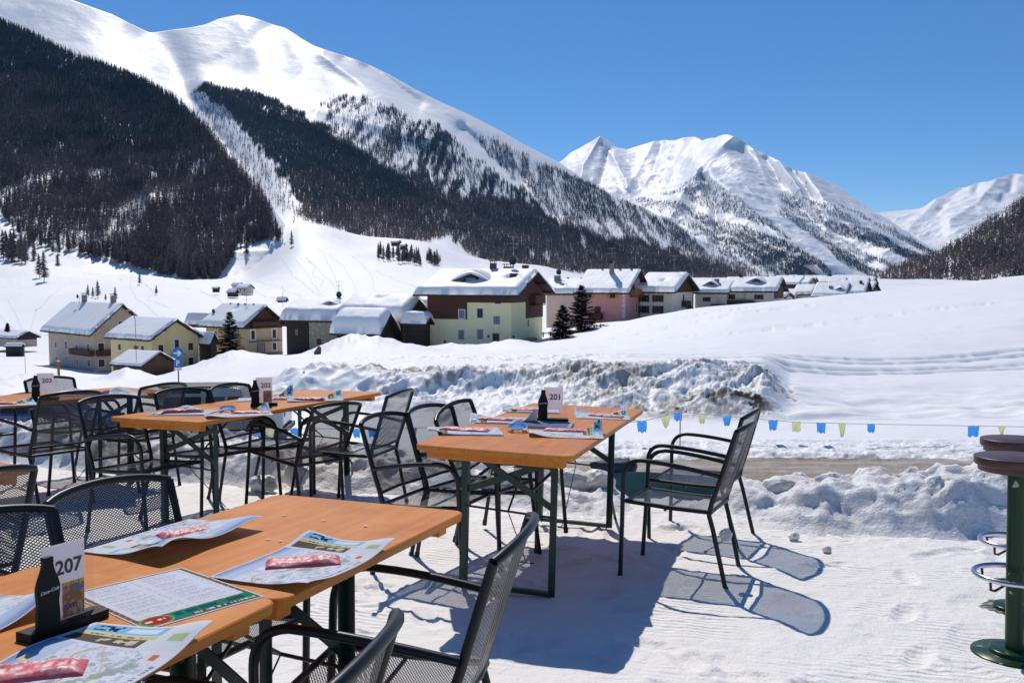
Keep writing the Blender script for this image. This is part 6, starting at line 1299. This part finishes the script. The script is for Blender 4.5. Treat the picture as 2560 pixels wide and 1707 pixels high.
def sheet(name, label, cat, x, y, yaw, L, Wd, curl, seed, painter, n=(96, 64), group=None, m=None, z=.77, th=.0012, flip=False):
    nx, nyy = n; s_, t_ = np.meshgrid(np.linspace(0, 1, nx), np.linspace(0, 1, nyy)); g = np.random.RandomState(seed)
    X_ = (s_ - .5) * L; Y_ = (t_ - .5) * Wd; Z_ = .0015 + .0 * X_
    for (cx, cy, a, w) in curl: Z_ = Z_ + a * np.exp(-(np.hypot((s_ - cx) * L, (t_ - cy) * Wd) / w) ** 2)
    Z_ += (fbm(s_ * 2 + seed, t_ * 2, seed, 2) + .5) * .004 * (len(curl) > 0)
    cc = painter(1 - s_ if flip else s_, 1 - t_ if flip else t_)
    top = np.stack([X_, Y_, Z_ + th], -1).reshape(-1, 3); bot = np.stack([X_, Y_, Z_], -1).reshape(-1, 3); nn = nx * nyy; gf = gridfaces(nyy, nx)
    per = np.array(list(range(nx)) + [i * nx + nx - 1 for i in range(1, nyy)] + [(nyy - 1) * nx + i for i in range(nx - 2, -1, -1)] + [i * nx for i in range(nyy - 2, 0, -1)]); p2 = np.roll(per, -1)
    cb = np.ones((nn, 3)) * np.array((.74, .72, .78))
    o = mesh_np(name, np.concatenate([top, bot]), np.concatenate([gf, gf[:, ::-1] + nn, np.stack([p2, per, per + nn, p2 + nn], -1)]), m or M_PAPER, cols=np.concatenate([cc.reshape(-1, 3), cb]))
    table_place(o, x, y, z, yaw); tag(o, label, cat, group); return o
def paint_menu(x, y):
    c = np.ones(x.shape + (3,)) * np.array((.80, .82, .88))
    def put(m, col, a=1.0):
        m = np.clip(m, 0, 1)[..., None] * a; c[:] = c * (1 - m) + np.array(col) * m
    put((x > .015) * (x < .985) * (y > .015) * (y < .985), (.28, .12, .08)); put((x > .015) * (x < .985) * (y > .015) * (y < .985) * (np.sin((x * 9 + np.abs(y - .5) * 14) * 6) > .2), (.16, .20, .09)); put((x > .015) * (x < .985) * (y > .015) * (y < .985) * (np.sin((x * 9 + np.abs(y - .5) * 14) * 6 + 1.3) > .8), (.42, .30, .15))
    put((x > .02) * (x < .98) * (y > .02) * (y < .16), (.03, .26, .17)); put((x > .3) * (x < .95) * (y > .09) * (y < .145) * (vnoise(x * 34, y * 0, 5) > .3), (.01, .14, .16)); put((x > .4) * (x < .97) * (y > .035) * (y < .075) * (vnoise(x * 0, y * 0, 5) > -1), (.22, .06, .05)); put((x > .41) * (x < .96) * (y > .042) * (y < .068) * (vnoise(x * 90, y * 0, 7) > .42), (.8, .75, .7))
    put((x > .05) * (x < .95) * (y > .175) * (y < .965), (.80, .82, .90)); ln = (np.mod(y * 42, 1) < .42)
    colm = ((x > .10) * (x < .10 + .26 + .1 * vnoise(x * 0, np.floor(y * 42), 3))) | ((x > .56) * (x < .56 + .2 + .12 * vnoise(x * 0, np.floor(y * 42), 8))) | ((x > .47) * (x < .5)) | ((x > .9) * (x < .93))
    put(ln * colm * (y > .2) * (y < .94) * (vnoise(x * 0, np.floor(y * 42), 11) > .22) * (vnoise(x * 130, np.floor(y * 42), 13) > .3), (.50, .52, .60))
    e = ((x - .15) / .13) ** 2 + ((y - .10) / .085) ** 2; put(e < 1, (.55, .42, .12)); put(e < .82, (.06, .30, .14)); put(e < .62, (.50, .05, .04)); put((e < .45) * (np.abs(y - .105) < .014) * (vnoise(x * 70, y * 0, 9) > .3), (.85, .8, .75))
    return c
def paint_sachet(x, y):
    c = np.ones(x.shape + (3,)) * np.array((.64, .10, .12)); n = fbm(x * 6, y * 3, 3, 3, .6); m = sstep(.12, .25, n)[..., None]; c = c * (1 - m * .5) + np.array((.75, .35, .33)) * m * .5
    for k, (yy0, hh) in enumerate(((.78, .1), (.5, .22), (.2, .1))):
        t_ = (np.abs(y - yy0) < hh / 2) * (np.mod(x * (22 if hh < .15 else 10), 1) < .68) * (vnoise(np.floor(x * (22 if hh < .15 else 10)), x * 0 + k, 5) > .2) * (x > .06) * (x < .94) * (vnoise(x * 60, y * 30, 4 + k) > .32)
        c = np.where(t_[..., None] > 0, np.array((.80, .62, .60)), c)
    return c
def sachet(label, x, y, yaw, L=.24, Wd=.075, seed=1, z=.772, h=.016):
    h = h * .7
    nx, nyy = 60, 26; s_, t_ = np.meshgrid(np.linspace(0, 1, nx), np.linspace(0, 1, nyy)); e = np.clip(np.minimum(np.minimum(s_, 1 - s_) * 12, np.minimum(t_, 1 - t_) * 5), 0, 1) ** .6
    X_ = (s_ - .5) * L; Y_ = (t_ - .5) * Wd * (1 + .12 * fbm(s_ * 4 + seed, t_ * 0, seed, 2)) ; Z_ = .001 + h * e * (.8 + .7 * fbm(s_ * 4 + seed, t_ * 2, seed, 3, .5, True))
    nn = nx * nyy; gf = gridfaces(nyy, nx); top = np.stack([X_, Y_, Z_ + .001], -1).reshape(-1, 3); bot = np.stack([X_, Y_, 0 * Z_], -1).reshape(-1, 3)
    per = np.array(list(range(nx)) + [i * nx + nx - 1 for i in range(1, nyy)] + [(nyy - 1) * nx + i for i in range(nx - 2, -1, -1)] + [i * nx for i in range(nyy - 2, 0, -1)]); p2 = np.roll(per, -1)
    o = mesh_np("cutlery_pouch", np.concatenate([top, bot]), np.concatenate([gf, gf[:, ::-1] + nn, np.stack([p2, per, per + nn, p2 + nn], -1)]), M_SACHET, cols=np.concatenate([paint_sachet(s_, t_).reshape(-1, 3), np.ones((nn, 3)) * np.array((.4, .04, .05))]))
    table_place(o, x, y, z, yaw); tag(o, label, "cutlery pouch", "red cutlery pouches on the placemats"); return o
TABS = ((T201, .195, 5.189), (T202, -1.877, 6.626), (T203, -3.86, 6.98), (TA, cA.x, cA.y), (TB, cB.x, cB.y))
def table_place(o, x, y, z, yaw):
    T = min(TABS, key=lambda t: (t[1] - x) ** 2 + (t[2] - y) ** 2)[0]
    if T is TB or T is TA: place(o, x, y, z, yaw); return
    Mt = T.matrix_basis; Mi = (MT.inverted() @ Mt); loc = Mi.inverted() @ Vector((x, y, .77)); yl = yaw - Mi.to_euler().z
    o.matrix_basis = Mt @ Matrix.Translation((loc.x, loc.y, z)) @ Matrix.Rotation(yl, 4, 'Z')
GP = "printed placemats on the tables"
def mid(*p): return sum(a[0] for a in p) / len(p), sum(a[1] for a in p) / len(p)
R207 = math.pi / 2 - AY; R201 = math.pi / 2 - .306; R202 = math.pi / 2 - .426; R203 = math.pi / 2 - .61
mats = [
 ("printed ski map placemat curling up beside the menu, behind a red pouch on table 207", mid((-1.191, 2.496), (-.985, 2.804), (-.747, 2.609), (-.977, 2.273)), R207, .42, .29, [(.1, .02, .045, .10), (.95, .05, .03, .12), (.5, -.05, .016, .14)], 1, True),
 ("printed ski map placemat hanging at the right edge of the front table under a pouch", mid((-.723, 2.167), (-.539, 2.563), (-.324, 2.416), (-.562, 2.061)), R207, .42, .29, [(1, 0, .025, .09), (0, 0, .018, .08), (1, 1, .02, .08)], 2, False),
 ("printed placemat with blue corner in front of the number stand 207", (-.80, 1.60), R207 + .1, .42, .29, [(1, 0, .03, .09), (.6, 1, .012, .1)], 3, False),
 ("placemat corner lifting at the left edge of the front table", (-1.20, 1.80), R207, .42, .29, [(1, 0, .05, .1)], 4, True),
 ("printed placemat nearest the camera on table 201 at the left", mid((-.45, 4.719), (-.34, 4.983), (-.049, 4.881), (-.195, 4.511)), R201 - 1.55 + .4, .40, .29, [(0, 0, .03, .08)], 5, True),
 ("printed placemat second from the near end on the left of table 201", mid((-.244, 5.162), (-.115, 5.608), (.119, 5.257), (.023, 5.053)), R201 - 1.55 + .3, .40, .29, [(1, 0, .09, .06), (0, 1, .02, .08)], 6, True),
 ("printed placemat at the far left corner of table 201", mid((-.066, 5.813), (.055, 6.059), (.28, 5.861), (.217, 5.608)), R201 - 1.55 + .3, .38, .29, [(0, 1, .02, .08)], 7, True),
 ("printed placemat on the right side of table 201 by the ashtray", mid((.114, 4.719), (.226, 4.965), (.477, 4.767), (.344, 4.583)), R201 - 1.3, .40, .27, [(1, .9, .08, .06), (0, 0, .02, .07)], 8, False),
 ("printed placemat at the far right corner of table 201", mid((.388, 5.437), (.491, 5.837), (.755, 5.789), (.66, 5.376)), R201 - 1.3, .34, .30, [(1, 1, .03, .07), (0, 1, .03, .07)], 9, False),
 ("printed placemat nearest the camera on table 202", mid((-2.432, 5.861), (-2.272, 6.217), (-2.064, 6.137), (-2.22, 5.813)), R202 - 1.2, .40, .29, [(.4, 1, .035, .08)], 10, True),
 ("printed placemat under the glass ashtray of table 202", (-1.83, 5.86), R202 - .7, .42, .29, [(1, .8, .06, .08), (0, 0, .02, .08)], 11, False),
 ("printed placemat behind the number stand on table 202", mid((-2.151, 6.81), (-2.08, 7.15), (-1.728, 6.976), (-1.8, 6.714)), R202 - .9, .42, .29, [(1, 1, .10, .08)], 12, False),
 ("printed placemat at the far right of table 202", (-1.53, 6.82), R202 - .9, .42, .27, [(1, 1, .06, .1), (0, .5, .03, .1)], 13, False),
 ("printed placemat nearest the camera on table 203", (-3.72, 6.42), R203 - .3, .42, .29, [(1, 1, .03, .08)], 14, False),
 ("printed placemat at the near left corner of table 203", (-4.05, 6.4), R203 - 1.0, .42, .29, [(1, 0, .03, .08)], 15, True),
 ("printed placemat behind the number stand on table 203", (-3.55, 7.3), R203 - .7, .42, .29, [(1, 0, .04, .08), (.2, 1, .04, .1)], 16, False),
 ("printed placemat at the far end of table 203", (-3.22, 7.2), R203 - .5, .42, .29, [(.5, 1, .06, .1), (0, 0, .03, .08)], 17, True)]
for i, (lab, (x, y), yw, L_, Wd, cu, sd, fl) in enumerate(mats):
    big = i < 4
    o = sheet("placemat", lab, "placemat", x, y, yw, L_, Wd, cu, sd, paint_map, n=(230, 156) if big else (64, 44), group=GP, flip=fl)
    if i == 10: pass
for lab, x, y, yw, s_, L_, h_ in (("red pouch on the curled placemat behind the menu", -.965, 2.585, R207 - .55, 1, .15, .02), ("red pouch on the placemat at the right edge of the front table", -.545, 2.28, R207 - .95, 2, .19, .02), ("red pouch cut off by the bottom left corner of the picture", -.90, 1.56, R207 - .9, 3, .25, .02),
  ("red pouch on the nearest left placemat of table 201", -.26, 4.80, -.2, 4, .27, .018), ("red pouch on the second left placemat of table 201", -.07, 5.27, -.1, 5, .27, .018), ("red pouch on the far left placemat of table 201", .11, 5.80, -.05, 6, .22, .016), ("red pouch on the placemat by the ashtray of table 201", .31, 4.86, -.12, 7, .27, .018), ("red pouch on the far right placemat of table 201", .60, 5.58, -.35, 8, .22, .016),
  ("crumpled red pouch on the nearest placemat of table 202", -2.25, 6.0, .2, 9, .27, .035), ("red pouch beside the ashtray of table 202", -1.76, 5.93, .0, 10, .26, .02), ("red pouch behind the number stand of table 202", -1.88, 6.85, .1, 11, .26, .02), ("red pouch on the far right placemat of table 202", -1.56, 6.74, .05, 12, .24, .03),
  ("red pouch on the nearest placemat of table 203", -3.78, 6.42, .2, 13, .3, .02), ("red pouch behind the number stand of table 203", -3.55, 7.25, .1, 14, .26, .03)):
    sachet(lab, x, y, yw, L=L_, seed=s_, h=h_, z=.7745)
def menu_at(): return mid((-.993, 2.037), (-.861, 2.263), (-.598, 2.008), (-.76, 1.787))
x, y = menu_at(); sheet("menu", "laminated menu with green band and round red emblem on the front table", "menu", x, y, R(50), .285, .365, [], 30, paint_menu, n=(190, 240), th=.002)
o = sheet("menu", "dark blue menu lying behind the ashtray on table 201", "menu", .17, 5.09, -.15, .36, .24, [], 31, lambda x, y: np.where(((x > .04) * (x < .96) * (y > .05) * (y < .95))[..., None] > 0, np.array((.20, .26, .36)), np.array((.6, .62, .66))) * 1.0, n=(30, 20), th=.012)
def number_stand(label, num, x, y, yaw, w=.19, poster=True, dx=0, tall=.212, k=1.0):
    t = thing("number_stand", label, "number stand", "number stands with bottle silhouettes"); table_place(t, x, y, .77, yaw); t.matrix_basis = t.matrix_basis @ Matrix.Scale(k, 4)
    MB().box(-w/2, w/2, -.028, .028, 0, .024).build("base", M_HBLACK, t, bevel=.0015)
    MB().box(-.075, .085, .0, .0025, .022, tall).build("acrylic_panel", M_ACR, t)
    MB().box(-.055, .060, .0030, .0040, .075 if not poster else .03, tall - .003).build("number_card", M_CARD, t)
    tx = text_mesh(num, .048, M_INK, t, "number", bold=.0012); tx.location = (.014, -.0006, tall - .062); tx.rotation_euler = (R(90), 0, 0)
    if poster:
        n_ = (40, 50); s_, q_ = np.meshgrid(np.linspace(0, 1, n_[0]), np.linspace(0, 1, n_[1])); cc = np.ones(s_.shape + (3,)) * np.array((.50, .20, .07)); k = fbm(s_ * 7, q_ * 9, 4, 4, .7)
        cc = mixc(cc, sstep(.05, .12, k), (.62, .45, .35)); cc = mixc(cc, sstep(.1, .16, fbm(s_ * 6, q_ * 8, 14, 3)) * (q_ > .6), (.15, .25, .45)); cc = mixc(cc, (q_ > .9) * 1.0 * (vnoise(s_ * 20, q_ * 0, 2) > .3), (.75, .55, .12))
        V = np.stack([-.005 + .06 * s_, 0 * s_ - .0012, .028 + .085 * q_], -1).reshape(-1, 3); mesh_np("small_poster", V, gridfaces(n_[1], n_[0]), M_PAPER, parent=t, cols=cc.reshape(-1, 3))
        if num == "207": e = text_mesh("EAT!", .017, mat("poster_blue", (.05, .1, .28), .6), t, "poster_lettering", bold=.0004); e.location = (.018, -.0022, .052); e.rotation_euler = (R(90), 0, 0)
    prof = [(.0235, 0), (.0255, .01), (.0262, .03), (.0255, .048), (.0238, .062), (.0252, .075), (.0268, .088), (.0262, .1), (.0225, .113), (.017, .126), (.0128, .138), (.0112, .147), (.0118, .15), (.0118, .158), (.0108, .162)]
    poly = [(-.060 - r_ * 1.1, z_ * 1.1) for r_, z_ in prof[::-1]] + [(-.060 + r_ * 1.1, z_ * 1.1) for r_, z_ in prof]
    b = MB().prism(poly, -.030, -.018, fn=lambda a, c, d: (a, d, c + .016)).build("bottle_silhouette", M_HBLACK, t, bevel=.001)
    l = text_mesh("Coca-Cola", .0112, M_LOGO, b, "script_lettering", shear=.35, bold=.0003); l.location = (-.060, -.0315, .115); l.rotation_euler = (R(90), R(-6), 0)
    return t
number_stand("black number stand with card 207 and small orange poster on the front table", "207", -.93, 1.81, math.atan2(.21, .055) - .2, w=.21, k=.86)
number_stand("black number stand with card 201 on the right table", "201", .242, 5.27, .0, w=.19, poster=False)
number_stand("black number stand with card 202 and small brown poster on the middle table", "202", -1.81, 6.41, .25, w=.19)
number_stand("black number stand with card 203 on the left table", "203", -3.61, 6.79, .3, w=.19, poster=False)
def ashtray(label, x, y):
    o = MB().lathe([(0, .006), (.042, .006), (.047, .012), (.05, .034), (.056, .034), (.056, .003), (.05, 0), (0, 0)], 40).build("glass_ashtray", M_GLASS); table_place(o, x, y, .7745, 0); tag(o, label, "ashtray", "clear glass ashtrays")
ashtray("clear glass ashtray on table 201", .029, 4.83); ashtray("clear glass ashtray on table 202", -1.965, 6.06); ashtray("clear glass ashtray on table 203 at the left edge", -3.93, 6.64)
# splashes of dried paint on the bare board
M_SPOT = mat("dried_white_spot", (.6, .58, .56), .6)
sp = MB()
for u_, v_ in ((806, 1304), (912, 1318), (666, 1352), (697, 1356), (707, 1291)):
    Y_ = F_PX * .65 / (v_ - 790); x_ = (u_ - CXP) / F_PX * Y_; sp = MB(); n = 9; g = random.Random(u_); sp.prism([(.0065 * g.uniform(.6, 1.3) * math.cos(2*math.pi*k/n), .006 * g.uniform(.6, 1.3) * math.sin(2*math.pi*k/n)) for k in range(n)], 0, .0008); o = sp.build("wax_spot", M_SPOT); place(o, x_, Y_, .771); tag(o, "tiny white spot of dried wax on the bare front table", "spot", "white spots on the front table")
# ------------------------------------------------------------------ the air of the valley
hzm = bpy.data.materials.new("valley_haze"); hzm.use_nodes = True; n = hzm.node_tree; n.nodes.clear(); o_ = n.nodes.new("ShaderNodeOutputMaterial"); v_ = n.nodes.new("ShaderNodeVolumePrincipled")
v_.inputs["Color"].default_value = (.30, .56, 1, 1); v_.inputs["Density"].default_value = HAZE; v_.inputs["Anisotropy"].default_value = 0.0; n.links.new(v_.outputs[0], o_.inputs["Volume"])
o = MB().box(-9000, 9000, -60, 14500, -760, 3600).build("haze", hzm); tag(o, "pale blue air filling the valley", "haze", kind='stuff')
